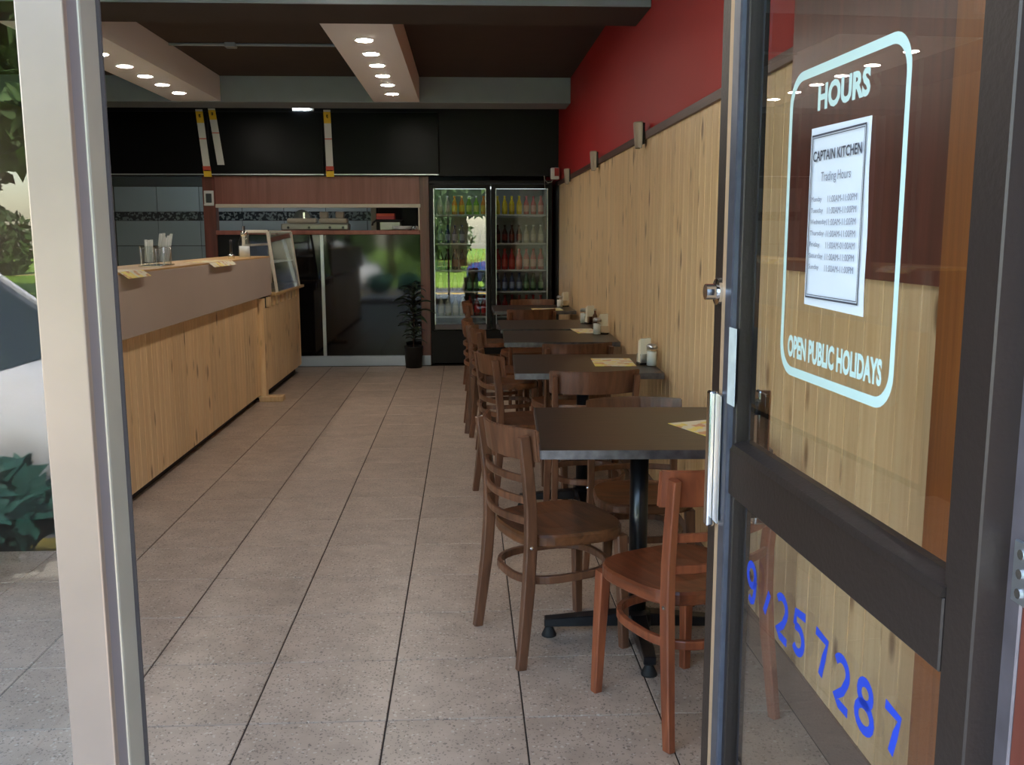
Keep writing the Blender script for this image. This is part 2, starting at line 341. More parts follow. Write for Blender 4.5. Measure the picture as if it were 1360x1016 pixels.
bx('wall_lining', (.955, .985, .94, 1.60, .132, 2.82), 'jambwood', wr)

# ------------------------------------------------------------------ left, kitchen and back walls
wl = bx('wall_left', (LX-.2, LX, .80, 12.2, 0, 3.6), 'facade'); struct(wl, 'plain wall behind the service counter', 'wall')
wk = bx('wall_kitchen', (LX, 1.2, YK+.02, 12.2, 0, 3.0), 'grout'); struct(wk, 'grey tiled kitchen wall with a dark mosaic band', 'wall')
bm = bmesh.new(); box(bm, -.2465, .2465, 0, .02, -.1465, .1465, .002); kt = finish(bm, 'tile'); kt.materials.append(MT['ktile'])
for i in range(9):
    for z in (1.12, 1.42, 1.822): obj('tile', kt, None, wk, (-4.0+.5*i+.06, YK, z))
bx('mosaic_band', (LX, .3, YK-.002, YK+.02, 1.572, 1.672), 'mosaic', wk)
bx('upper_band', (LX, .3, YK-.004, YK+.02, 1.975, 2.9), 'kdark', wk)
wb = bx('wall_back', (LX, WX+.02, 10.26, 10.40, 2.005, ZC), 'black'); struct(wb, 'black bulkhead over the hatch and the fridge carrying the menu screens', 'wall')
bx('lower_wall', (-2.62, -.40, YB+.06, YB+.10, 0, 1.40), 'kick', wb)
h1 = bx('trim_5', (-2.612, -.485, 10.285, 10.33, 1.718, 2.006), 'laminate_h', bev=.002); struct(h1, 'red-brown laminate header above the kitchen hatch', 'trim')
h2 = bx('trim_6', (-2.612, -.475, 10.27, 10.36, 1.680, 1.718), 'whitetrim', bev=.003); struct(h2, 'cream edge strip along the top of the kitchen hatch', 'trim')
h2b = bx('trim_7', (-.500, -.484, 10.275, 10.36, 1.446, 1.68), 'whitetrim', bev=.002); struct(h2b, 'cream upright strip at the fridge end of the kitchen hatch', 'trim')
h3 = bx('trim_8', (-2.74, -2.612, 10.28, 10.40, 0, 2.004), 'laminate', bev=.003); struct(h3, 'red-brown laminate post between kitchen opening and hatch', 'post')
h4 = bx('trim_9', (-.484, -.385, 10.275, 10.40, 0, 2.004), 'laminate', bev=.003); struct(h4, 'red-brown laminate post beside the drinks fridge', 'post')
h5 = bx('trim_10', (-2.612, -.484, 10.24, 10.62, 1.40, 1.444), 'laminate_h', bev=.003); struct(h5, 'red-brown hatch sill shelf above the black gloss panels', 'shelf')
p1 = bx('trim_11', (-2.61, -1.541, 10.29, 10.34, .108, 1.398), 'gloss', bev=.001); struct(p1, 'black gloss panel under the hatch, partly behind the counter end', 'panel')
p2 = bx('trim_12', (-1.505, -.486, 10.29, 10.34, .108, 1.398), 'gloss', bev=.001); struct(p2, 'black gloss panel under the hatch, behind the potted plant', 'panel')
p3 = bx('trim_13', (-1.541, -1.505, 10.282, 10.34, .108, 1.398), 'silver', bev=.002); struct(p3, 'silver upright strip between the two black gloss panels', 'trim')
b2 = bx('baseboard_back', (-2.60, -.388, 10.262, 10.34, -.002, .106), 'skirtblue', bev=.002); struct(b2, 'pale blue-white skirting under the black gloss panels', 'baseboard')
kd = thing('window_2', 'dark glass screen closing the kitchen opening left of the hatch', 'window', (0, 0, 0), kind='structure')
bx('pane', (-3.75, -2.75, 10.33, 10.336, 1.0, 2.0), 'glass_cab', kd)
bx('glazing_bar', (-3.79, -3.75, 10.31, 10.35, 1.0, 2.0), 'silver', kd)
bx('lower_panel', (-4.2, -2.75, 10.31, 10.36, 0, 1.0), 'black', kd)

# ------------------------------------------------------------------ ceiling, beams, light troughs
cl = bx('ceiling', (LX, 1.2, .80, 12.2, ZC, 3.0), 'ceil'); struct(cl, 'dark brown ceiling recessed between grey beams', 'ceiling')
for k, (y0, y1, lab) in enumerate(((5.21, 5.67, 'grey ceiling beam crossing the room above the second table from the door'), (9.12, 9.55, 'grey ceiling beam crossing the room in front of the black menu screens'))):
    b_ = bx('trim_%d' % (14+k), (LX, .985, y0, y1, ZB-(.022 if k == 0 else 0), ZC+.01), 'beam', bev=.004); struct(b_, lab, 'beam')
    if k == 0: bx('soffit_strip', (LX, .984, y0+.006, y1-.002, ZB-.025, ZB-.0221), 'ceil', b_)  # thin strip under the near beam in the dark ceiling colour
def trough(x0, x1, y0, y1, lab, n):
    t = thing('trim_%d' % n, lab, 'light trough', ((x0+x1)/2, (y0+y1)/2, ZB), kind='structure')
    hx, hy = (x1-x0)/2, (y1-y0)/2
    bx('soffit', (-hx, hx, -hy, hy, .006, .022), 'trough', t)
    for s in (-1, 1):
        a, b = sorted((s*hx, s*(hx-.015)))
        bx('side_board', (a, b, -hy, hy, .022, ZC-ZB), 'trough', t)
trough(-.835, -.415, 5.67, 9.12, 'cream light trough with six downlights down the middle of the ceiling', 16)
trough(-2.665, -2.225, 5.67, 9.12, 'cream light trough with downlights above the service counter', 17)
trough(-.80, -.39, 1.4, 5.21, 'cream light trough on the street side of the near grey beam', 18)
trough(-2.62, -2.20, 1.4, 5.21, 'cream light trough near the street above the counter', 20)
def downlight(x, y, lab, grp):
    t = thing('downlight', lab, 'downlight', (x, y, ZB+.006), group=grp)
    bm = bmesh.new(); lathe(bm, [(.062, -.006), (.062, .0), (.048, .0), (.048, -.006)], n=20); obj('ring', bm, 'white', t)
    bm = bmesh.new(); lathe(bm, [(.050, -.0085), (.050, -.006)], n=20); obj('lens', bm, 'lamp', t)
NTH = ('first', 'second', 'third', 'fourth', 'fifth', 'sixth', 'seventh')
for k, y in enumerate((6.27, 6.73, 7.17, 7.63, 8.08, 8.58)): downlight(-.625, y, 'round glowing downlight, %s from the near beam in the middle ceiling trough' % NTH[k], 'downlights in the middle trough')
for k, y in enumerate((6.27, 6.80, 7.27, 7.71, 8.13, 8.58)): downlight(-2.445, y, 'round glowing downlight, %s from the near beam in the trough above the counter' % NTH[k], 'downlights above the counter')
for k, y in enumerate((1.9, 2.5, 3.1, 3.7, 4.3, 4.9)): downlight(-.60, y, 'added unseen downlight, %s from the street in the trough before the near beam' % NTH[k], 'added downlights near the street')  # added out of view to brighten the street end of the room
cdt = thing('ceiling_conduit', 'thin grey conduit with a junction box on the dark ceiling', 'conduit', (-1.5, 7.6, ZC))
bm = bmesh.new(); sweep(bm, [(-.72, 0, -.012), (.66, 0, -.012)], .022, .022, round_=True); obj('pipe', bm, 'beam', cdt)
bx('junction_box', (-.30, -.22, -.04, .04, -.035, 0), 'beam', cdt, .004)

# ------------------------------------------------------------------ shopfront: sidelight, jambs, transom, fascia
sf = bx('wall_front', (LX-.2, 1.2, .70, 1.02, 2.45, 3.6), 'facade'); struct(sf, 'rendered fascia above the shopfront glazing', 'wall')
bx('front_return', (LX-.2, -3.45, .74, 1.0, 0, 2.45), 'facade', sf)
bx('front_pier', (.567, 1.2, .78, 1.0, 0, 2.45), 'laminate', sf); bx('door_surround', (.521, .567, .765, .831, 0, 2.45), 'laminate', sf)
rf = bx('roof', (LX-.2, 1.2, .70, 12.4, 3.55, 3.65), 'facade'); struct(rf, 'flat roof over the shop', 'roof')
bwl = bx('wall_rear', (LX-.2, 1.2, 12.2, 12.4, 0, 3.6), 'facade'); struct(bwl, 'outer wall behind the kitchen', 'wall')
w1 = thing('window_1', 'tall shopfront sidelight glazing beside the open doorway', 'window', (-.354, YF, 0), kind='structure')
bx('pane', (-3.05, -.02, .016, .022, .10, 2.45), 'glass', w1)
bx('front_face', (-.020, .020, 0, .010, 0, 2.45), 'champagne', w1, .0015, 2)
bx('recess', (-.020, .0165, .010, .040, 0, 2.45), 'darkalu', w1)
bx('door_stop', (-.020, .0185, .040, .082, 0, 2.45), 'greyalu', w1, .003, 2)
bx('inner_lip', (-.020, .0205, .082, .086, 0, 2.45), 'kick', w1)
bx('sill', (-3.05, -.02, -.01, .08, 0, .10), 'champagne', w1, .002)
bx('far_mullion', (-3.1, -3.05, 0, .08, 0, 2.45), 'champagne', w1, .002)
dj = thing('trim_19', 'weathered aluminium door jamb carrying the hinge plate', 'door jamb', (.515, YF, 0), kind='structure')
bx('jamb_box', (.004, .05, -.018, .045, 0, 2.45), 'purplealu', dj, .002)
bx('jamb_edge', (-.004, .006, .030, .042, 0, 2.45), 'tanedge', dj)
hp = bx('hinge_plate', (.0005, .006, -.048, -.006, 1.052, 1.112), 'silver', dj, .001)
for z in (1.063, 1.082, 1.101):
    bm = bmesh.new(); lathe(bm, [(.0, -.002), (.005, -.002), (.005, .0005), (0, .0005)], (.0005, -.020, z), 10, axis='x'); obj('screw', bm, 'chrome', hp)

# ------------------------------------------------------------------ the open glass door
DA = R(2.4)
door = thing('door_1', 'open glass entrance door in dark bronze frame with painted lettering', 'door', (.49838, .885, 0), R(90)+DA, kind='structure')
# local: x from hinge to latch, +y towards the aisle, z up
bx('hinge_stile', (-.030, .022, -.024, .012, .02, 2.12), 'doorframe', door, .002)
bx('latch_stile', (.70, .842, -.024, .010, .02, 2.12), 'doorframe', door, .002)
bx('edge_strip', (.757, .790, .010, .0125, .02, 2.12), 'tanedge', door)
bm = bmesh.new(); sweep(bm, [(.735, .010, .02), (.735, .010, 2.12)], .040, .018, side=(1, 0, 0)); obj('glazing_bead', bm, 'bead', door)
bx('mid_rail', (.022, .775, -.024, .014, .948, 1.030), 'doorframe', door, .002)
bm = bmesh.new(); prism(bm, [(-.02, 1.030), (.018, 1.030), (.014, 1.040), (-.008, 1.046), (-.02, 1.046)], .022, .70, 'x'); obj('rail_bead', bm, 'doorframe', door)
bx('top_rail', (.022, .70, -.024, .012, 2.04, 2.12), 'doorframe', door, .002)
bx('bottom_rail', (.022, .70, -.024, .012, .02, .16), 'doorframe', door, .002)
bx('upper_pane', (.020, .712, -.008, -.002, 1.04, 2.05), 'glass', door)
bx('lower_pane', (.020, .712, -.008, -.002, .15, .955), 'glass', door)
bx('clear_bead', (.020, .028, -.002, .010, 1.04, 2.05), 'doorframe', door)
# handles
def handle(y0, y1, ym):
    bm = bmesh.new(); box(bm, .774, .795, min(y0, y1), max(y0, y1), .870, 1.120, .004, 2)
    hb = obj('pull_handle', bm, 'chrome', door)
    bx('back_plate', (.742, .772, min(y0, ym)+.004, max(y0, ym)-.002, .885, 1.118), 'blackmetal' if y0 < 0 else 'silver', hb, .002)
    for z in (.90, 1.09): bx('standoff', (.762, .79, min(.010 if y0 > 0 else -.024, y0), max(.010 if y0 > 0 else -.024, y0), z-.012, z+.012), 'blackmetal', hb)
handle(.018, .034, .026)
handle(-.056, -.080, -.068)
bm = bmesh.new(); lathe(bm, [(.0, 0), (.024, 0), (.024, .008), (.014, .010), (.014, .028), (0, .028)], (.808, .010, 1.295), 16, axis='y'); obj('lock_cylinder', bm, 'chrome', door, smooth=False)
bx('worn_sticker', (.684, .722, .0185, .0195, 1.108, 1.240), 'milky', door)
# vinyl graphics on the aisle side of the upper pane
def on_door(name, me, m, y=-.0012, parent=door): return obj(name, me, m, parent, (0, y, 0))
def flip(me, u0):
    for v in me.vertices: v.co.x = u0-v.co.x
    return me
def rrect(x0, x1, z0, z1, r, n=8):
    pts = []
    for cx, cz, a in ((x1-r, z1-r, 0), (x0+r, z1-r, 90), (x0+r, z0+r, 180), (x1-r, z0+r, 270)):
        for i in range(n+1): t = R(a+90*i/n); pts.append((cx+r*math.cos(t), cz+r*math.sin(t)))
    return pts
bm = bmesh.new()
o_ = [bm.verts.new((x, 0, z)) for x, z in rrect(.182, .538, 1.190, 1.624, .045)]
i_ = [bm.verts.new((x, 0, z)) for x, z in rrect(.193, .527, 1.203, 1.611, .036)]
for k in range(len(o_)): bm.faces.new((o_[k], o_[(k+1) % len(o_)], i_[(k+1) % len(o_)], i_[k]))
on_door('vinyl_border', bm, 'vinyl')
on_door('lettering_hours', flip(text_mesh('HOURS', -.437, -.281, 1.562, 1.597, .044), 0), 'vinyl')
on_door('lettering_holidays', flip(text_mesh('OPEN PUBLIC HOLIDAYS', -.508, -.211, 1.217, 1.250, .044), 0), 'vinyl')
# hand-painted telephone number
def arc(cx, cz, rx, rz, a0, a1, n=12): return [(cx+rx*math.cos(R(a0+(a1-a0)*i/n)), cz+rz*math.sin(R(a0+(a1-a0)*i/n))) for i in range(n+1)]
GL = {'9': [arc(.48, .70, .34, .26, -10, 350, 18)+[(.84, .62), (.80, .30), (.68, .10), (.50, .05), (.30, .12)]],
      '1': [[(.85, .95), (.15, .05)]],
      '2': [arc(.48, .70, .36, .24, 150, -30, 10)+[(.60, .36), (.16, .12), (.40, .06), (.92, .05)]],
      '5': [[(.95, .93), (.20, .88), (.16, .58)], [(.16, .58)]+arc(.42, .32, .42, .27, 80, -140, 12)],
      '7': [[(.05, .93), (.92, .88), (.72, .50), (.50, .05)]],
      '8': [arc(.50, .73, .32, .21, -90, 270, 16), arc(.50, .28, .42, .24, 90, 450, 16)]}
def stroke(bm, pts, wd):
    pts = [Vector((p[0], 0, p[1])) for p in pts]; L_, R_ = [], []
    for i, p in enumerate(pts):
        t = (pts[min(i+1, len(pts)-1)]-pts[max(i-1, 0)]).normalized(); nrm = Vector((-t.z, 0, t.x))*wd/2
        L_.append(bm.verts.new(p+nrm)); R_.append(bm.verts.new(p-nrm))
    for i in range(len(pts)-1): bm.faces.new((L_[i], L_[i+1], R_[i+1], R_[i]))
for ch, ul, ur, zt, zb in (('9', .649, .597, .853, .784), ('1', .565, .535, .835, .791), ('2', .514, .458, .851, .779), ('5', .441, .394, .855, .785),
                           ('7', .361, .317, .854, .788), ('2', .300, .246, .850, .777), ('8', .231, .180, .850, .781), ('7', .156, .116, .850, .789)):
    bm = bmesh.new()
    for pl in GL[ch]: stroke(bm, [(ul+(ur-ul)*a, zb+(zt-zb)*b) for a, b in pl], .0128)
    on_door('painted_digit', bm, 'blue')
# opening-hours notice taped on the glass
nt_ = thing('paper_notice', 'white printed trading hours sheet taped to the glass door', 'notice', (0, 0, 0))
nt_.matrix_world = Matrix.Translation((.49838, .885, 0)) @ Matrix.Rotation(R(90)+DA, 4, 'Z')
bm = bmesh.new(); rows = []
for j in range(13):
    z = 1.299+(1.540-1.299)*j/12; row = []
    for i in range(9):
        u = .448-(.448-.268)*i/8; row.append(bm.verts.new((u-.006*(1-j/12)*(i/8)**2, .0004+.0012*math.sin(j*.9)*(i/8)**2*.5+.0006, z-.003*(i/8))))
    rows.append(row)
for a, b in zip(rows, rows[1:]):
    for i in range(8): bm.faces.new((a[i], a[i+1], b[i+1], b[i]))
obj('sheet', bm, 'paper', nt_)
def on_paper(name, me, m): return obj(name, me, m, nt_, (0, .0030, 0))
bm = bmesh.new()
for x0, x1, z0, z1, t_ in ((.276, .441, 1.309, 1.530, .0024), (.280, .437, 1.313, 1.526, .0010)):
    for a in ((x0, x1, z0, z0+t_), (x0, x1, z1-t_, z1), (x0, x0+t_, z0, z1), (x1-t_, x1, z0, z1)):
        v_ = [bm.verts.new((x, 0, z)) for x, z in ((a[0], a[2]), (a[1], a[2]), (a[1], a[3]), (a[0], a[3]))]; bm.faces.new(v_)
on_paper('printed_border', bm, 'ink')
on_paper('heading', flip(text_mesh('CAPTAIN KITCHEN', -.434, -.286, 1.494, 1.508, .02), 0), 'ink')
on_paper('subheading', flip(text_mesh('Trading Hours', -.405, -.314, 1.463, 1.479), 0), 'ink2')
for k, (dy, hr) in enumerate((('Monday', '11:00AM-11:00PM'), ('Tuesday', '11:00AM-11:00PM'), ('Wednesday', '11:00AM-11:00PM'), ('Thursday', '11:00AM-11:00PM'), ('Friday', '11:00AM-01:00AM'), ('Saturday', '11:00AM-11:00PM'), ('Sunday', '11:00AM-11:00PM'))):
    z = 1.4385-.0152*k
    on_paper('day_name', flip(text_mesh(dy, -.434, -.434+.0058*len(dy), z, z+.0085), 0), 'ink2')
    on_paper('opening_times', flip(text_mesh(hr, -.380, -.293, z, z+.0085), 0), 'ink2')

# ------------------------------------------------------------------ service counter
ct = thing('service_counter', 'long service counter of pine boards with a taupe front panel', 'counter', (-1.745, 6.2, 0))
y0, y1 = 4.70, 8.07
bx('carcass', (-.62, -.0025, y0-6.2, y1-6.2, .07, 1.19), 'pine_core', ct)
bx('kick_board', (-.60, -.05, y0-6.2, y1-6.2, 0, .07), 'kick', ct)
bm = bmesh.new(); prism(bm, [(-.0430, -.012), (.0430, -.012), (.0430, -.0015), (.0420, 0), (-.0420, 0), (-.0430, -.0015)], 0, .86)
for v in bm.verts: v.co = (v.co.y, v.co.x, v.co.z)
cb_me = finish(bm, 'board'); cb_me.materials.append(MT['pine'])
k = 0; yy = y1-.045
while yy > y0: obj('board', cb_me, None, ct, (0, yy-6.2, .062)); yy -= .091
bx('front_panel', (-.014, .055, y0-6.2, 8.40-6.2, .885, 1.206), 'upstand', ct, .003)
bx('top_shelf', (-.30, .055, y0-6.2, 8.40-6.2, 1.206, 1.218), 'pine_top', ct, .002)
bx('end_panel', (-.62, .0, y0-6.2-.012, y0-6.2, .0, 1.206), 'endpanel', ct); bx('corner_post', (-.03, .046, 8.072-6.2, 8.147-6.2, .03, .868), 'pine', ct, .002)
c2 = thing('counter_end_unit', 'shorter pine counter unit with a timber benchtop and dentil blocks under its edge', 'counter', (-1.70, 8.95, 0))
bx('carcass', (-.66, -.014, -.80, .86, .09, .87), 'kick', c2); bx('groove_backing', (-.014, -.0025, -.80, .86, .09, .78), 'pine_core', c2)
bx('kick_board', (-.62, -.06, -.80, .84, 0, .09), 'kick', c2)
bm = bmesh.new(); prism(bm, [(-.0430, -.012), (.0430, -.012), (.0430, -.0015), (.0420, 0), (-.0420, 0), (-.0430, -.0015)], 0, .70)
for v in bm.verts: v.co = (v.co.y, v.co.x, v.co.z)
cb2 = finish(bm, 'board'); cb2.materials.append(MT['pine'])
for k in range(18): obj('board', cb2, None, c2, (0, -.79+.091*k+.045, .085))
for k in range(8): bx('dentil_block', (-.012, .012, -.70+.20*k, -.70+.20*k+.10, .787, .872), 'pine', c2, .003)
bx('benchtop', (-.70, .045, -.54, .93, .872, .897), 'pine_top', c2, .003)
bx('end_board', (-.66, 0, .86, .872, .09, .87), 'pine', c2)
wbk = bx('wood_block', (-.10, .10, -.06, .06, 0, .045), 'pine', None, .004, loc=(-1.66, 8.10, 0)); tag(wbk, 'small pine offcut block on the floor at the counter joint', 'wood block')

# glass food display on the end unit
dc = thing('food_display', 'glass food display cabinet with white frame and sloping front on the counter end', 'display cabinet', (-1.70, 8.95, .897))
sec = [(-.42, .02), (-.03, .02), (-.075, .20), (-.035, .53), (-.245, .53)]
for yy, nm in ((-.40, 'near'), (.72, 'far')):
    bm = bmesh.new()
    sweep(bm, [(sec[4][0], yy, .0), (sec[4][0], yy, .53)], .024, .024, (1, 0, 0))
    sweep(bm, [(sec[4][0], yy, .53), (sec[3][0], yy, .53)], .024, .024, (0, 1, 0))
    sweep(bm, [(sec[3][0], yy, .53), (.028, yy, .0)], .024, .024, (0, 1, 0))
    obj('end_frame', bm, 'whitetrim', dc)
bx('top_glass', (-.245, -.035, -.40, .72, .535, .541), 'glass_cab', dc)
bm = bmesh.new(); prism(bm, [(-.035, .53), (-.029, .53), (.034, 0), (.028, 0)], -.39, .71, 'y'); obj('front_glass', bm, 'glass_cab', dc)
bx('back_glass', (-.251, -.245, -.39, .71, .0, .53), 'glass_cab', dc)
bx('shelf', (-.24, -.02, -.38, .70, .25, .258), 'white', dc)
bx('base_tray', (-.24, .01, -.38, .70, .0, .03), 'steel', dc)
bx('back_rail', (-.262, -.242, -.40, .72, .40, .42), 'whitetrim', dc)

# things on the counter
Zc = 1.218
def lathe_obj(name, prof, m, parent=None, loc=None, n=16, smooth=True):
    bm = bmesh.new(); lathe(bm, prof, n=n); return obj(name, bm, m, parent, loc, smooth)
sh = thing('straw_holder', 'glass and metal holder of wrapped straws on the counter top', 'straw holder', (-1.80, 5.74, Zc))
for k, (dx, dy) in enumerate(((-.03, -.075), (.0, .06))):
    bm = bmesh.new(); lathe(bm, [(.048, 0), (.052, .005), (.055, .105), (.051, .105), (.047, .008)], (dx, dy, .012), 16); obj('glass_cup', bm, 'glass_cab', sh, smooth=True)
    bm = bmesh.new()
    for j in range(14):
        a = random.uniform(0, 6.28); r_ = random.uniform(0, .03); l = random.uniform(.13, .17) if k else random.uniform(.10, .13)
        x, y = dx+r_*math.cos(a), dy+r_*math.sin(a); lean = .09 if k else .02
        sweep(bm, [(x, y, .025), (x+random.uniform(-.01, .01), y+lean*random.uniform(.5, 1), .025+l)], .016, .005)
    obj('paper_straws', bm, 'white', sh)
for dx in (-.055, .03):
    bm = bmesh.new(); sweep(bm, [(dx, -.15, 0), (dx, -.15, .10), (dx, -.02, .11), (dx, -.02, .0)], .006, .006, round_=True)
    sweep(bm, [(dx, .0, 0), (dx, .0, .11), (dx, .12, .10), (dx, .12, 0)], .006, .006, round_=True); obj('wire_frame', bm, 'chrome', sh)
bx('base_wire', (-.07, .05, -.16, .13, 0, .008), 'chrome', sh, .002)
def leaflet(name, lab, loc, w_, l_, rz, curl=.0, grp=None):
    bm = bmesh.new(); n = 10; A, B = [], []
    for i in range(n+1):
        x = -w_/2+w_*i/n; z = .0015+curl*max(0, i/n-.80)
        A.append((bm.verts.new((x, -l_/2, z)), bm.verts.new((x, l_/2, z)))); B.append((bm.verts.new((x, -l_/2, z-.0012)), bm.verts.new((x, l_/2, z-.0012))))
    for i in range(n):
        bm.faces.new((A[i][0], A[i+1][0], A[i+1][1], A[i][1])); bm.faces.new((B[i][0], B[i][1], B[i+1][1], B[i+1][0]))
        bm.faces.new((A[i][0], B[i][0], B[i+1][0], A[i+1][0])); bm.faces.new((A[i][1], A[i+1][1], B[i+1][1], B[i][1]))
    bm.faces.new((A[0][0], A[0][1], B[0][1], B[0][0])); bm.faces.new((A[n][0], B[n][0], B[n][1], A[n][1]))
    o = obj(name, bm, 'menu', None, loc, rotz=rz); tag(o, lab, 'menu', grp); return o
leaflet('menu_leaflet', 'yellow menu leaflet on the counter top beside the doorway frame', (-1.755, 4.93, Zc), .22, .34, 0, -.16)
leaflet('menu_leaflet', 'yellow menu leaflet on the counter top between straw holder and display cabinet', (-1.755, 6.72, Zc), .20, .62, 0, -.16)
jb = thing('sauce_dispenser', 'clear pump bottle with metal cap standing at the far end of the counter top', 'bottle', (-1.80, 7.93, Zc))
lathe_obj('glass_body', [(.045, 0), (.05, .01), (.05, .12), (.03, .16), (.02, .17)], 'glass_cab', jb)
lathe_obj('liquid', [(.042, .004), (.042, .09), (.0, .09)], 'white', jb)
lathe_obj('cap', [(.024, .17), (.028, .175), (.028, .205), (.012, .21), (.012, .25), (.0, .25)], 'chrome', jb)
tg = thing('salt_grinder', 'small dark grinder with steel foot on the counter top', 'grinder', (-1.80, 7.48, Zc))
lathe_obj('foot', [(.024, 0), (.026, .03), (.016, .035)], 'chrome', tg); lathe_obj('handle', [(.012, .035), (.009, .10), (.011, .14), (.0, .145)], 'blackmetal', tg)

# ------------------------------------------------------------------ menu screens on the black bulkhead
def screen(x0, x1, lab):
    t = thing('menu_screen', lab, 'television', ((x0+x1)/2, 10.255, 2.012))
    h = (x1-x0)/2
    bx('housing', (-h, h, -.055, .0, 0, .64), 'black', t, .004)
    bx('display', (-h+.010, h-.010, -.057, -.054, .016, .628), 'screen', t)
    bx('lower_edge', (-h, h, -.059, -.054, .0, .010), 'silver', t)
    bx('upper_edge', (-h, h, -.059, -.054, .632, .640), 'blackmetal', t)
    return t
S1 = screen(-3.76, -2.655, 'black menu screen nearest the wall side of the counter, with one ribbon tag')
S2 = screen(-2.635, -1.465, 'black menu screen over the hatch with a long ribbon tag at its counter-side edge')
S3 = screen(-1.445, -.275, 'black menu screen over the hatch with a ribbon tag, next to the plain bulkhead')
def ribbon(t, x_top, x_bot, z0, z1, bottom=True):
    bm = bmesh.new(); wv = .036
    prism(bm, [(x_bot-wv, z0), (x_bot+wv, z0), (x_top+wv, z1), (x_top-wv, z1)], -.0618, -.0605, 'y')
    r_ = obj('ribbon_tag', bm, 'tag_white', t)
    L_ = lambda f: x_bot+(x_top-x_bot)*f
    def patch(n, f0, f1, m, ww=wv):
        za, zb_ = z0+(z1-z0)*f0, z0+(z1-z0)*f1
        bm = bmesh.new(); bm.faces.new([bm.verts.new(p) for p in ((L_(f0)-ww, -.0622, za), (L_(f0)+ww, -.0622, za), (L_(f1)+ww, -.0622, zb_), (L_(f1)-ww, -.0622, zb_))]); obj(n, bm, m, r_)
    patch('yellow_head', .80, .97, 'tag_yellow'); patch('bolt_mark', .88, .93, 'tag_blk', .010); patch('pink_line', .56, .575, 'tag_red')
    if bottom: patch('yellow_foot', .0, .09, 'tag_yellow', .04); patch('red_star', .09, .16, 'tag_red', .04); patch('dark_line', .085, .10, 'tag_blk', .03)
ribbon(S1, .495, .555, -.02, .655)
ribbon(S2, -.535, -.465, .10, .665, False)
ribbon(S3, -.555, -.540, -.02, .655)
lm = thing('glowing_strip', 'small bright white glowing strip at the top edge of the middle black screen', 'lamp', (-1.66, 10.20, 2.662))  # small white block with a glowing front on the screen's top edge
bx('lens', (-.10, .06, -.03, .0, .0, .022), 'ledtube', lm, .008, 2); bx('housing', (-.11, .11, .0, .03, -.004, .035), 'white', lm, .004)

# ------------------------------------------------------------------ kitchen behind the hatch
klt = thing('kitchen_light', 'tube lamp on the kitchen ceiling behind the hatch', 'lamp', (-2.3, 11.1, 2.80))
bm = bmesh.new(); sweep(bm, [(-.9, 0, -.04), (.9, 0, -.04)], .04, .04, round_=True); obj('tube', bm, 'ledtube', klt); bx('batten', (-.95, .95, -.04, .04, -.02, .03), 'white', klt, .004)
kb = bx('kitchen_bench', (-2.6, -1.1, 10.65, 11.35, 1.28, 1.33), 'steel', None, .004); tag(kb, 'steel kitchen bench behind the hatch', 'bench')
bx('support', (-2.5, -1.15, 10.7, 11.3, 0, 1.28), 'kdark', kb)
cm = thing('coffee_machine', 'grey coffee machine with rounded hoppers standing on the hatch sill', 'coffee machine', (-1.55, 10.50, 1.444))
bx('base', (-.42, .30, -.09, .10, 0, .075), 'steel', cm, .015, 2)
bx('upper_body', (-.36, -.05, -.07, .10, .075, .13), 'cream', cm, .02, 2)
bx('upper_body', (-.02, .28, -.07, .10, .075, .13), 'cream', cm, .02, 2)
for x, h_ in ((.03, .20), (.20, .20)): bx('hopper', (x-.045, x+.045, -.05, .05, .13, h_), 'cream', cm, .015, 2)
bm = bmesh.new(); lathe(bm, [(.0, -.05), (.09, -.05), (.09, .05), (.0, .05)], (-.20, 0, .13), 20, axis='y'); obj('drum', bm, 'blackmetal', cm)
bx('drum_highlight_plate', (-.185, -.165, -.06, -.05, .11, .19), 'chrome', cm)
for x in (-.34, -.12, .1, .24): bm = bmesh.new(); lathe(bm, [(.0, -.01), (.014, -.01), (.014, .0), (0, .0)], (x, -.09, .03), 10, axis='y'); obj('knob', bm, 'blackmetal', cm)
ts = thing('sandwich_press', 'black lidded press on a steel base on the hatch sill', 'press', (-.80, 10.50, 1.444))
bx('base', (-.12, .10, -.09, .09, 0, .09), 'steel', ts, .006); bx('lid', (-.17, .13, -.11, .10, .09, .115), 'black', ts, .01, 2)
bm = bmesh.new(); sweep(bm, [(-.15, -.09, .11), (-.19, -.10, .08), (-.20, -.10, .05)], .02, .02, round_=True); obj('handle', bm, 'black', ts)
rb = thing('red_carton', 'red carton lying on the black press lid in the hatch', 'carton', (-.86, 10.50, 1.559))
bx('body', (-.10, .10, -.05, .05, 0, .065), 'redbox', rb, .004); bx('flap', (-.095, .095, -.052, -.050, .035, .062), 'tag_red', rb)
kc = thing('dark_cabinet', 'dark cabinet at the fridge end of the kitchen behind the hatch', 'cabinet', (-.75, 11.0, 0))
bx('body', (-.24, .34, -.2, .3, 0, 1.95), 'black', kc, .004); bx('door', (-.22, .02, -.212, -.2, 1.0, 1.9), 'kick', kc, .003); bx('door', (.04, .32, -.212, -.2, 1.0, 1.9), 'black', kc, .003)
bx('trim_post', (-.30, -.24, -.2, -.12, 0, 1.95), 'cream', kc, .003)
pls = thing('plate_stack', 'stack of white plates on the hatch sill beside the fridge post', 'plates', (-.70, 10.42, 1.444))
for k in range(4): lathe_obj('plate', [(.045, k*.009), (.075, k*.009+.008), (.11, k*.009+.014), (.11, k*.009+.018), (.07, k*.009+.012), (0, k*.009+.008)], 'white', pls, n=24)
pls.location = (-.68, 10.40, 1.444)
bl = thing('bell', 'small steel service bell on the hatch sill by the fridge post', 'bell', (-.535, 10.34, 1.444))
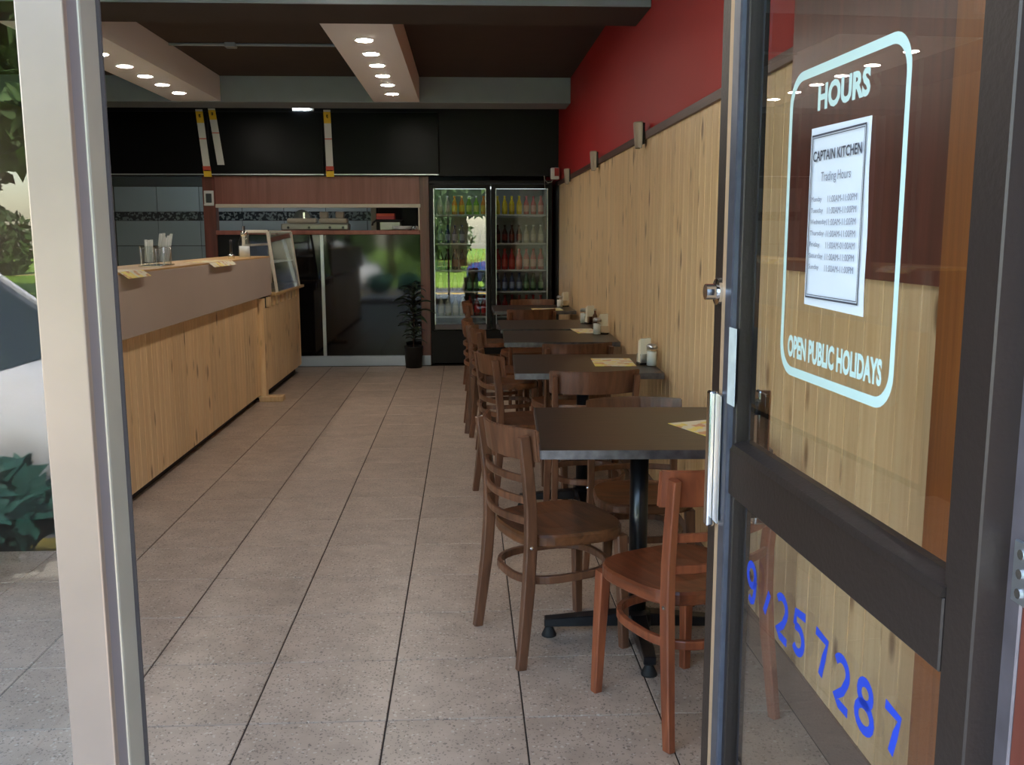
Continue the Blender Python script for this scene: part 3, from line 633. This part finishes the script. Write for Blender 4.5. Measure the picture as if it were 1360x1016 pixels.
lathe_obj('dome', [(.04, 0), (.042, .008), (.036, .03), (.02, .048), (0, .052)], 'chrome', bl); lathe_obj('button', [(.006, .052), (.008, .062), (0, .064)], 'blackmetal', bl)
cr_ = thing('card_holder', 'white plastic card holder fixed on the red-brown post', 'holder', (-2.675, 10.28, 1.70))
bx('back', (-.05, .05, -.012, 0, 0, .155), 'white', cr_, .003); bx('pocket', (-.03, .03, -.02, -.012, .03, .125), 'kdark', cr_, .003); bx('lip', (-.05, .05, -.026, -.012, 0, .02), 'white', cr_, .002)

# ------------------------------------------------------------------ drinks fridge
fr = thing('drinks_fridge', 'black upright drinks fridge with two glass doors', 'fridge', (.268, YB, 0))
FW, FH = .652, 1.962
def fpanel(n, d, m): return bx(n, d, m, fr, .002)
fpanel('side_panel', (-FW, -FW+.03, 0, .66, .0, FH), 'black'); fpanel('side_panel', (FW-.03, FW, 0, .66, 0, FH), 'black')
fpanel('back_panel', (-FW+.03, FW-.03, .60, .66, .1, FH), 'fridge_in'); fpanel('top_panel', (-FW, FW, -.02, .66, FH-.035, FH), 'black')
fpanel('floor_panel', (-FW+.03, FW-.03, .02, .6, .36, .40), 'fridge_in'); fpanel('kick_panel', (-FW, FW, -.02, .05, .02, .375), 'black')
fpanel('liner', (-FW+.03, -FW+.05, .05, .6, .4, FH-.04), 'fridge_in'); fpanel('liner', (FW-.05, FW-.03, .05, .6, .4, FH-.04), 'fridge_in'); fpanel('ceiling_liner', (-FW+.05, FW-.05, .05, .6, FH-.06, FH-.036), 'fridge_in')
fpanel('light_tube', (-FW+.06, FW-.06, .06, .09, FH-.085, FH-.062), 'fridgeled')
for s in (-1, 1):
    d_ = bx('door', (0, .045, -.035, 0, .385, FH-.04), 'black', fr, .003)          # outer stile; the rest of the frame follows
    d_.location = (-FW if s < 0 else .005, 0, 0)
    Wd = FW-.005
    bx('stile', (Wd-.045, Wd, -.035, 0, .385, FH-.04), 'black', d_, .003)
    bx('rail', (.045, Wd-.045, -.035, 0, FH-.085, FH-.04), 'black', d_, .003)
    bx('rail', (.045, Wd-.045, -.035, 0, .385, .44), 'darkalu', d_, .003)
    bx('pane', (.042, Wd-.042, -.022, -.014, .435, FH-.08), 'glass_fridge', d_)
    for e in ((.045, .053), (Wd-.053, Wd-.045)): bx('seal', (e[0], e[1], -.0365, -.030, .44, FH-.085), 'silver', d_)
    bx('handle', ((Wd-.03, Wd-.012, -.075, -.035, 1.0, 1.35) if s < 0 else (.012, .03, -.075, -.035, 1.0, 1.35)), 'black', d_, .004)
ZS = (1.61, 1.305, 1.02, .79, .52)
for z in ZS:
    for s in (-1, 1):
        a, b = (-FW+.055, -.02) if s < 0 else (.02, FW-.055)
        s_ = fpanel('shelf', (a, b, .06, .56, z-.016, z), 'shelf'); 
# bottles: one of each kind, then copies
def bottle(name, lab, body, cap, h=.20, r=.030, lab_m=None, grp=''):
    t = thing(name, lab, 'bottle', group=grp)
    lathe_obj('body', [(0, 0), (r, .004), (r, h*.55), (r*.75, h*.68), (r*.38, h*.82), (r*.38, h*.92), (0, h*.92)], body, t, n=12)
    lathe_obj('cap', [(0, h*.92), (r*.45, h*.92), (r*.45, h), (0, h)], cap, t, n=10)
    lathe_obj('wrapper', [(r*1.02, h*.15), (r*1.03, h*.17), (r*1.03, h*.48), (r*1.02, h*.50)], lab_m, t, n=12)
    return t
def mcol(n, c): MT[n] = mat(n, srgb(*c), .25); return n
KIND = [  # per shelf: left-door kinds, right-door kinds
    ('yellow', (222, 196, 40), (236, 210, 70)), ('pink', (200, 110, 110), (226, 170, 160)), ('orange', (224, 130, 40), (240, 190, 60)), ('lime', (120, 170, 60), (210, 220, 120)),
    ('cola', (52, 26, 22), (120, 46, 40)), ('clear', (190, 190, 170), (214, 206, 190)), ('red', (180, 36, 40), (206, 80, 70)), ('green', (40, 90, 50), (120, 160, 120)), ('blue', (50, 70, 110), (150, 160, 190)), ('darkred', (120, 20, 26), (190, 40, 40))]
for n, c, l in KIND: mcol('drink_'+n, c); mcol('wrap_'+n, l)
ORD = ['top', 'second', 'third', 'fourth', 'bottom']
LAY = [(['clear', 'orange', 'lime', 'orange'], ['yellow', 'pink']), (['blue', 'clear'], ['cola', 'clear']), (['cola', 'red'], ['red', 'pink']), (['clear', 'green'], ['blue', 'green']), (['clear', 'darkred'], ['darkred', 'red'])]
WORD = dict(yellow='yellow', pink='pink', orange='orange', lime='lime green', cola='dark brown', clear='pale clear', red='red', green='green', blue='dark blue', darkred='dark red')
proto = {}
for si, z in enumerate(ZS):
    big = si in (2, 4)
    for side in (0, 1):
        ks = LAY[si][side]; n = 7; x_a = -FW+.11 if side == 0 else .075
        for k in range(n):
            kd_ = ks[k*len(ks)//n]
            lab = '%s drink bottle, %s from %s, %s fridge shelf' % (WORD[kd_], NTH[k], 'the plant-side fridge edge' if side == 0 else 'centre post behind wall-side door', ORD[si])
            grp = 'drinks on the %s fridge shelf' % ORD[si]
            key = (kd_, big)
            loc = (.268+x_a+.078*k, YB+.11+.02*((k*7) % 3), z)
            if si == 0: hh = .185
            if key not in proto:
                b_ = bottle('drink_bottle', lab, 'drink_'+kd_, 'white' if kd_ in ('clear', 'lime') else 'drink_'+kd_, .225 if big else .195, .033 if big else .029, 'wrap_'+kd_, grp)
                b_.location = loc; proto[key] = b_
            else: dup(proto[key], loc, 0, lab, grp)

# ------------------------------------------------------------------ sconces, corner box
def sconce(y, lab):
    t = thing('wall_sconce', lab, 'wall lamp', (.952, y, 1.925))
    bx('back_plate', (-.012, 0, -.045, .045, -.055, .055), 'blackmetal', t, .002)
    bm = bmesh.new(); lathe(bm, [(.030, -.075), (.034, -.07), (.044, .055), (.040, .062), (.0, .062)], (-.012, 0, 0), 14, R(90), R(270)); obj('shade', bm, 'sconce', t, smooth=False)
    lathe_obj('lamp_holder', [(0, -.06), (.014, -.06), (.014, -.02), (0, -.02)], 'white', t, (-.03, 0, 0), n=10)
sconce(5.19, 'taupe half-round wall lamp on the rail, first from the glass door')
sconce(6.99, 'taupe half-round wall lamp on the rail, second from the glass door')
sconce(8.82, 'taupe half-round wall lamp on the rail, nearest the fridge')
cb_ = thing('wall_speaker', 'small white box on the dark rail in the corner by the fridge', 'speaker', (.93, 9.95, 1.955))
bx('body', (-.055, .03, -.05, .05, 0, .115), 'white', cb_, .008, 2); bx('red_panel', (-.02, .024, -.056, -.05, .03, .11), 'redbox', cb_)
bm = bmesh.new(); sweep(bm, [(-.03, -.04, .0), (-.05, -.03, -.03), (-.085, .0, -.035), (-.105, .10, 0), (-.10, .25, .05), (-.09, .27, -.1), (-.085, .27, -.5)], .006, .006, round_=True); obj('cable', bm, 'cream', cb_)

# ------------------------------------------------------------------ potted plant beside the fridge
pp = thing('potted_plant', 'dark leafy plant in a black pot before the black gloss panel', 'plant', (-.565, 10.10, 0))
lathe_obj('pot', [(0, 0), (.085, 0), (.10, .22), (.105, .23), (.09, .23), (.085, .2), (0, .2)], 'bin', pp, n=20)
bm = bmesh.new(); sweep(bm, [(0, 0, .2), (.01, .0, .45), (-.01, .01, .7), (0, 0, .85)], .016, .016, round_=True); obj('stem', bm, 'stem', pp)
def leaf_mesh(l, w_):
    bm = bmesh.new(); pr = []
    for i in range(7):
        t = i/6; ww = w_*math.sin(math.pi*min(1, t*.92+.06))*(1-.25*t); z = .25*l*math.sin(t*2.2)-.12*l*t*t*2
        pr.append((bm.verts.new((l*t, -ww, z+.012)), bm.verts.new((l*t, 0, z)), bm.verts.new((l*t, ww, z+.012))))
    for a, b in zip(pr, pr[1:]):
        bm.faces.new((a[0], b[0], b[1], a[1])); bm.faces.new((a[1], b[1], b[2], a[2]))
    return finish(bm, 'leaf', True)
lf = leaf_mesh(.22, .035); lf.materials.append(MT['leaf'])
for k in range(46):
    z = .28+.60*(k/45); a = k*2.4; s = random.uniform(.65, 1.15)*(1.05 if .5 < z < .72 else .8)
    o = obj('leaf', lf, None, pp, (0, 0, z)); o.rotation_euler = (random.uniform(-.3, .3), random.uniform(-.35, .25), a); o.scale = (s, s, s)
    # keep foliage clear of the panel
    if math.sin(a) > .45: o.scale = (s*.6, s*.6, s*.6)

# ------------------------------------------------------------------ tables
def make_table(lab):
    t = thing('cafe_table', lab, 'table', group=None)
    bx('table_top', (-.350, .350, -.362, .362, .722, .750), 'tabletop', t, .002)
    for d_ in ((-.3515, .3515, -.3635, -.3600), (-.3515, .3515, .3600, .3635), (-.3535, -.3500, -.3635, .3635), (.3500, .3535, -.3635, .3635)):
        bx('edge_band', (d_[0], d_[1], d_[2], d_[3], .7215, .7495), 'edge', t)
    lathe_obj('column', [(.032, .07), (.032, .70), (0, .70)], 'blackmetal', t, n=20)
    bx('top_bracket', (-.16, .16, -.16, .16, .705, .722), 'blackmetal', t, .004)
    lathe_obj('hub', [(0, .045), (.055, .045), (.055, .085), (.040, .10), (0, .10)], 'blackmetal', t, n=20)
    bm = bmesh.new()
    A = [(.03, -.030, .045), (.03, .030, .045), (.03, .030, .092), (.03, -.030, .092)]; B = [(.325, -.020, .038), (.325, .020, .038), (.325, .020, .066), (.325, -.020, .066)]
    va = [bm.verts.new(p) for p in A]; vb = [bm.verts.new(p) for p in B]
    for i in range(4): bm.faces.new((va[i], va[(i+1) % 4], vb[(i+1) % 4], vb[i]))
    bm.faces.new(va); bm.faces.new(vb)
    bmesh.ops.recalc_face_normals(bm, faces=bm.faces); bmesh.ops.bevel(bm, geom=bm.edges[:], offset=.003, segments=1, affect='EDGES')
    arm = finish(bm, 'foot_arm'); arm.materials.append(MT['blackmetal'])
    bm = bmesh.new(); lathe(bm, [(.026, 0), (.026, .006), (.013, .034), (.008, .042)], (.308, 0, 0), 14); pad = finish(bm, 'foot_pad', True); pad.materials.append(MT['rubber'])
    for k in range(4):
        a_ = obj('foot_arm', arm, None, t, rotz=k*math.pi/2); obj('foot_pad', pad, None, a_)
    return t
TB = [(.588, 3.165, -2.5, 'dark brown table closest to the glass door, worn grey front edge'),
      (.590, 4.785, -2.0, 'dark brown table second from the door, with menu, napkins and sugar shaker'),
      (.590, 6.100, -1.5, 'dark brown table third from the door, pushed against the fourth'),
      (.590, 6.915, 0.0, 'dark brown table fourth from the door, pushed against the third'),
      (.585, 8.470, 0.0, 'dark brown table nearest the drinks fridge')]
T0 = make_table(TB[0][3]); T0.location = (TB[0][0], TB[0][1], 0); T0.rotation_euler[2] = R(TB[0][2])
for x, y, a, lab in TB[1:]: dup(T0, (x, y, 0), R(a), lab)

# ------------------------------------------------------------------ chairs
def make_chair(wd, seat_m, slats, lab):
    t = thing('bentwood_chair', lab, 'chair')
    # seat: rounded trapezoid, slightly dished
    N = 40; ol = []
    for i in range(N):
        a = 2*math.pi*i/N; c, s = math.cos(a), math.sin(a); e = 2/3.2
        x = math.copysign(abs(c)**e, c); y = math.copysign(abs(s)**e, s)
        ol.append((x*(.196+.014*y), y*.195+.005))
    bm = bmesh.new(); rings = []
    for k, z in ((.985, .392), (1.0, .398), (1.0, .424), (.975, .432), (.80, .428), (.45, .423)):
        rings.append([bm.verts.new((x*k, y*k, z)) for x, y in ol])
    for a, b in zip(rings, rings[1:]):
        for i in range(N): bm.faces.new((a[i], a[(i+1) % N], b[(i+1) % N], b[i]))
    bm.faces.new(rings[-1]); bm.faces.new(list(reversed(rings[0])))
    obj('seat', bm, seat_m, t, smooth=False)
    for s in (-1, 1):
        bm = bmesh.new(); sweep(bm, [(s*.175, .178, 0), (s*.170, .172, .2), (s*.163, .165, .398)], .036, .036, (1, 0, 0), taper=(.78, .92, 1.08)); obj('leg', bm, wd, t)
        bm = bmesh.new()
        pts = [(.195, -.215, 0), (.190, -.200, .12), (.183, -.184, .26), (.180, -.174, .40), (.180, -.174, .52), (.183, -.185, .64), (.188, -.203, .77)]
        sweep(bm, [(s*x, y, z) for x, y, z in pts], .026, .036, (1, 0, 0), taper=(.9, .98, 1.06, 1.08, 1.04, 1.0, .92)); p_ = obj('back_leg', bm, wd, t)
        bm = bmesh.new(); lathe(bm, [(.0, 0), (.007, 0), (.006, .004), (0, .006)] if s > 0 else [(.0, -.006), (.006, -.004), (.007, 0), (0, 0)], (s*.194, -.178, .405), 10, axis='x'); obj('bolt', bm, 'chrome', p_)
    def bow(z, ym, ye, xe, n=10): return [(xe*(-1+2*i/n), ye+(ym-ye)*(1-(-1+2*i/n)**2), z) for i in range(n+1)]
    bm = bmesh.new()
    lo = bow(.685, -.230, -.158, .205); hi = bow(.792, -.246, -.169, .207); th = .013
    n = len(lo); V = []
    for i in range(n):
        r_ = [bm.verts.new(lo[i]), bm.verts.new(hi[i]), bm.verts.new((hi[i][0], hi[i][1]+th, hi[i][2]-.001)), bm.verts.new((lo[i][0], lo[i][1]+th, lo[i][2]+.001))]; V.append(r_)
    for a, b in zip(V, V[1:]):
        for j in range(4): bm.faces.new((a[j], a[(j+1) % 4], b[(j+1) % 4], b[j]))
    bm.faces.new(V[0]); bm.faces.new(V[-1])
    bmesh.ops.recalc_face_normals(bm, faces=bm.faces); bmesh.ops.bevel(bm, geom=[e for e in bm.edges if len(e.link_faces) == 2 and e.calc_face_angle(0) > .8], offset=.004, segments=2, affect='EDGES')
    obj('top_rail', bm, wd, t)
    for z in slats:
        f = (z-.4)/.37; ye = -.172-.014*f*f
        bm = bmesh.new(); sweep(bm, bow(z, ye-.048, ye, .180), .013, .024); obj('back_slat', bm, wd, t)
    # bentwood hoop under the seat
    bm = bmesh.new(); hp_ = []
    for i in range(32):
        a = 2*math.pi*i/32; c, s = math.cos(a), math.sin(a); e = 2/2.7
        hp_.append((math.copysign(abs(c)**e, c)*.163, math.copysign(abs(s)**e, s)*.178-.008, .275+.004*s))
    sweep(bm, hp_, .017, .026, closed=True); obj('hoop_stretcher', bm, wd, t)
    return t
def face(fx, fy): return math.atan2(fy, fx)-math.pi/2
CHA = [(.300, 3.170, .938, .347, 'dark brown bentwood chair on the aisle side of the table closest to the door'),
       (.672, 3.580, .03, -1, 'bentwood chair facing the street across the table closest to the door'),
       (.570, 4.420, -.05, 1, 'bentwood chair with its back to the street at the second table from the door'),
       (.295, 4.975, .965, .23, 'dark brown bentwood chair on the aisle side of the second table from the door'),
       (.595, 5.500, -.19, .98, 'bentwood chair with its back to the street at the third table from the door'),
       (.260, 6.340, .98, .10, 'dark brown bentwood chair on the aisle side of the third table from the door'),
       (.205, 6.850, 1, .02, 'dark brown bentwood chair on the aisle side of the fourth table from the door'),
       (.200, 8.720, .99, .05, 'dark brown bentwood chair on the aisle side of the table nearest the fridge'),
       (.500, 7.980, -.2, .98, 'bentwood chair with its back to the street at the table nearest the fridge'),
       (.620, 8.800, .0, -1, 'bentwood chair facing the street at the table nearest the fridge')]
C0 = make_chair('chair', 'chair_seat', (.625, .555, .487), CHA[0][4]); C0.location = (CHA[0][0], CHA[0][1], 0); C0.rotation_euler[2] = face(*CHA[0][2:4])
for k, (x, y, fx, fy, lab) in enumerate(CHA[1:]):
    c_ = dup(C0, (x, y, 0), face(fx, fy), lab)
    if k == 0: c_.scale = (.94, .94, .94)      # a slightly smaller chair than the rest
CB = make_chair('chair_red', 'chair_red_seat', (.600, .510), 'reddish-brown two-slat chair with its back to the street beside the glass door')
CB.location = (.622, 2.672, 0); CB.rotation_euler[2] = face(-.435, .900); CB.scale = (.985, .985, .985)

# ------------------------------------------------------------------ things on the tables
def shaker(x, y, lab):
    t = thing('sugar_shaker', lab, 'shaker', (x, y, .750))
    lathe_obj('glass_jar', [(.024, 0), (.026, .004), (.026, .085), (.024, .088)], 'glass_cab', t, n=14)
    lathe_obj('sugar', [(0, .003), (.0245, .003), (.0245, .072), (0, .074)], 'sugar', t, n=14)
    lathe_obj('lid', [(.027, .086), (.027, .102), (.018, .110), (0, .111)], 'silver', t, n=14)
def napkins(x, y, rz, lab):
    t = thing('napkin_holder', lab, 'napkin holder', (x, y, .750), rz)
    bx('holder', (-.032, .032, -.026, .026, 0, .012), 'blackmetal', t, .003)
    for s in (-1, 1): bx('clip', (-.030, .030, s*.024-.0015, s*.024+.0015, .01, .055), 'chrome', t)
    for k in range(5):
        bm = bmesh.new(); yy = -.016+.008*k
        prism(bm, [(-.027, .012), (.027, .012), (.027+.004*math.sin(k), .128+.006*math.cos(k*2)), (-.027+.003*k/4, .132-.003*k)], yy-.003, yy+.003, 'y'); obj('napkin', bm, 'napkin', t)
shaker(.916, 4.655, 'glass sugar shaker with metal lid on the second table from the door'); napkins(.890, 4.72, .2, 'white napkins in a holder beside the wall on the second table from the door')
shaker(.850, 6.17, 'glass sugar shaker on the third table from the door'); napkins(.895, 6.20, .1, 'white napkins in a holder on the third table from the door')
shaker(.862, 6.98, 'glass sugar shaker on the fourth table from the door'); napkins(.900, 6.93, .3, 'white napkins in a holder on the fourth table from the door')
sb = thing('sauce_bottle', 'small brown sauce bottle beside the napkins on the fourth table', 'bottle', (.932, 6.88, .75)); lathe_obj('body', [(0, 0), (.018, .002), (.018, .06), (.008, .08), (.008, .1)], 'sauce', sb, n=12); lathe_obj('cap', [(.01, .1), (.01, .115), (0, .115)], 'cream', sb, n=12)
shaker(.830, 8.47, 'glass sugar shaker on the table nearest the fridge'); napkins(.892, 8.62, .4, 'white napkins in a holder on the table nearest the fridge')
leaflet('menu_card', 'printed yellow and white menu lying on the second table from the door', (.745, 4.80, .7505), .205, .30, R(-3))
leaflet('menu_card', 'printed menu lying across the third table from the door', (.80, 6.40, .7505), .15, .30, R(4))
leaflet('menu_card', 'printed menu lying on the table nearest the fridge', (.70, 8.30, .7505), .26, .26, 0)
leaflet('menu_card', 'printed menu on the table closest to the door, partly behind the door handle', (.835, 3.10, .7505), .20, .29, R(20))

# ------------------------------------------------------------------ the street in front of the shop (seen in the glass)
pv = bx('pavement', (-14, 14, -2.5, .80, -.20, -.012), 'paving'); struct(pv, 'pale concrete footpath in front of the shop', 'pavement')
bm = bmesh.new(); box(bm, -.298, .298, -.298, .298, 0, .012, .002); slab = finish(bm, 'slab'); slab.materials.append(MT['paving'])
for i in range(-7, 5):
    for j in range(5): obj('slab', slab, None, pv, (.6*i+.3, -2.2+.6*j+.3, -.014))
kbk = bx('kerb', (-14, 14, -2.66, -2.5, -.30, 0.0), 'kerb', None, .01); struct(kbk, 'yellow painted kerb along the footpath', 'kerb')
rd = bx('road', (-60, 60, -9.5, -2.66, -.40, -.25), 'asphalt'); struct(rd, 'grey asphalt street in front of the shop', 'road')
vg = bx('grass_verge', (-80, 80, -90, -9.5, -.5, -.20), 'grass'); struct(vg, 'sunlit grass reserve across the street', 'grass')
def car(lab, loc, rz, paint):
    t = thing('parked_car', lab, 'car', loc, rz)
    body = [(-2.15, .30), (-2.2, .55), (-2.1, .78), (-1.25, .92), (1.35, .95), (2.05, .88), (2.15, .55), (2.1, .30)]
    bm = bmesh.new(); prism(bm, body, -.84, .84, 'y'); bmesh.ops.recalc_face_normals(bm, faces=bm.faces); bmesh.ops.bevel(bm, geom=bm.edges[:], offset=.06, segments=2, affect='EDGES'); obj('body', bm, paint, t, smooth=True)
    bm = bmesh.new()
    lo = [(-1.25, .90), (1.75, .92)]; hi = [(-.45, 1.42), (1.15, 1.42)]
    A = [bm.verts.new((x, y, z)) for x, z in lo for y in (-.78, .78)]; B = [bm.verts.new((x, y, z)) for x, z in hi for y in (-.62, .62)]
    for q_ in ((A[0], A[1], B[1], B[0]), (A[2], B[2], B[3], A[3]), (A[0], B[0], B[2], A[2]), (A[1], A[3], B[3], B[1])): bm.faces.new(q_)
    bm.faces.new((B[0], B[1], B[3], B[2])); bm.faces.new((A[0], A[2], A[3], A[1])); obj('glasshouse', bm, 'carglass', t)
    bm = bmesh.new(); box(bm, -.55, 1.22, -.64, .64, 1.40, 1.45, .02, 2); obj('roof', bm, paint, t)
    for s in (-1, 1):
        for a, b in (((-1.25, s*.785, .90), (-.45, s*.63, 1.42)), ((.35, s*.785, .92), (.35, s*.63, 1.42)), ((1.75, s*.785, .92), (1.15, s*.63, 1.42))):
            bm = bmesh.new(); sweep(bm, [a, b], .06, .03, (1, 0, 0)); obj('pillar', bm, paint, t)
        for x in (-1.35, 1.35):
            bm = bmesh.new(); lathe(bm, [(0, -.1), (.31, -.1), (.32, 0), (.31, .1), (0, .1)], (x, s*.76, .32), 20, axis='y'); w_ = obj('wheel', bm, 'tyre', t)
            bm = bmesh.new(); lathe(bm, [(0, -.105), (.19, -.105), (.19, .105), (0, .105)], (x, s*.765, .32), 16, axis='y'); obj('hub_cap', bm, 'silver', w_)
        bx('side_mirror', (-.95, -.80, s*.90-.08, s*.90+.08, .93, 1.05), paint, t, .03, 2)
car('white parked car at the kerb opposite the shopfront sidelight', (-4.3, -4.1, -.25), 0, 'carpaint')
car('white car parked across the street on the grass side', (-9.5, -8.3, -.25), 0, 'carpaint')
car('blue car parked across the street opposite the doorway', (2.2, -8.2, -.25), 0, 'carblue')
def foliage(n, rx, rz, size, seed, cz=0):
    rnd = random.Random(seed); vs_, fs = [], []
    for k in range(n):
        while True:
            p = Vector((rnd.uniform(-1, 1), rnd.uniform(-1, 1), rnd.uniform(-1, 1)))
            if .25 < p.length < 1: break
        p = Vector((p.x*rx, p.y*rx, p.z*rz+cz)); a = Vector((rnd.gauss(0, 1), rnd.gauss(0, 1), rnd.gauss(0, 1))).normalized()
        b = a.cross(Vector((rnd.gauss(0, 1), rnd.gauss(0, 1), rnd.gauss(0, 1)))).normalized(); s = size*rnd.uniform(.6, 1.3)
        i = len(vs_); vs_ += [p-a*s, p+b*s*.45, p+a*s, p-b*s*.45]; fs.append((i, i+1, i+2, i+3))
    me = bpy.data.meshes.new('crown'); me.from_pydata(vs_, [], fs); return me
crowns = [foliage(2600, 2.6, 2.6, .30, s, 0) for s in (1, 2)]
for c_ in crowns: c_.materials.append(MT['tleaf'])
bm = bmesh.new(); sweep(bm, [(0, 0, -.3), (.1, 0, 1.5), (-.05, .1, 3.2), (0, 0, 4.4)], .36, .36, round_=True, taper=(1.2, 1, .8, .4)); trunk = finish(bm, 'trunk', True); trunk.materials.append(MT['bark'])
for k, (x, y, s) in enumerate(((-13, -14, 1.0), (-7.5, -19, 1.15), (-2.6, -13.6, .9), (-.4, -20.6, 1.15), (6.5, -16, 1.1), (6.5, -25, 1.4), (14.5, -23, 1.5), (-13.5, -23.5, 1.2), (-20.5, -27, 1.4), (-6.8, -27.5, 1.3), (-.2, -29, 1.25))):
    t = thing('street_tree', 'leafy green tree growing on the grass reserve across the street', 'tree', (x, y, -.2), k*1.3, 'trees across the street'); t.scale = (s, s, s)
    obj('crown', crowns[k % 2], None, t, (0, 0, 4.6)); obj('trunk', trunk, None, t)
for k, (x, y) in enumerate(((-2.05, -2.2), (-1.35, -2.25))):
    t = thing('kerb_shrub', 'low teal-green shrub growing by the yellow kerb', 'shrub', (x, y, 0), k, 'shrubs by the kerb')
    me = foliage(700, .30, .22, .09, 20+k, .26); me.materials.append(MT['shrub']); obj('foliage', me, None, t)
    bm = bmesh.new(); sweep(bm, [(0, 0, -.02), (.02, 0, .2)], .04, .04, round_=True); obj('stem', bm, 'bark', t)

bush = foliage(1500, 2.6, 1.7, .26, 40, 1.3); bush.materials.append(MT['tleaf'])
for k in range(14):
    t = thing('hedge_bush', 'dense green bush at the back of the grass reserve', 'bush', (-44+6.0*k, -38-(k*5) % 4, -.2), k*.7, 'bushes at the back of the reserve')
    obj('foliage', bush, None, t); bm = bmesh.new(); sweep(bm, [(0, 0, -.1), (.05, 0, 1.0)], .2, .2, round_=True); obj('stem', bm, 'bark', t)
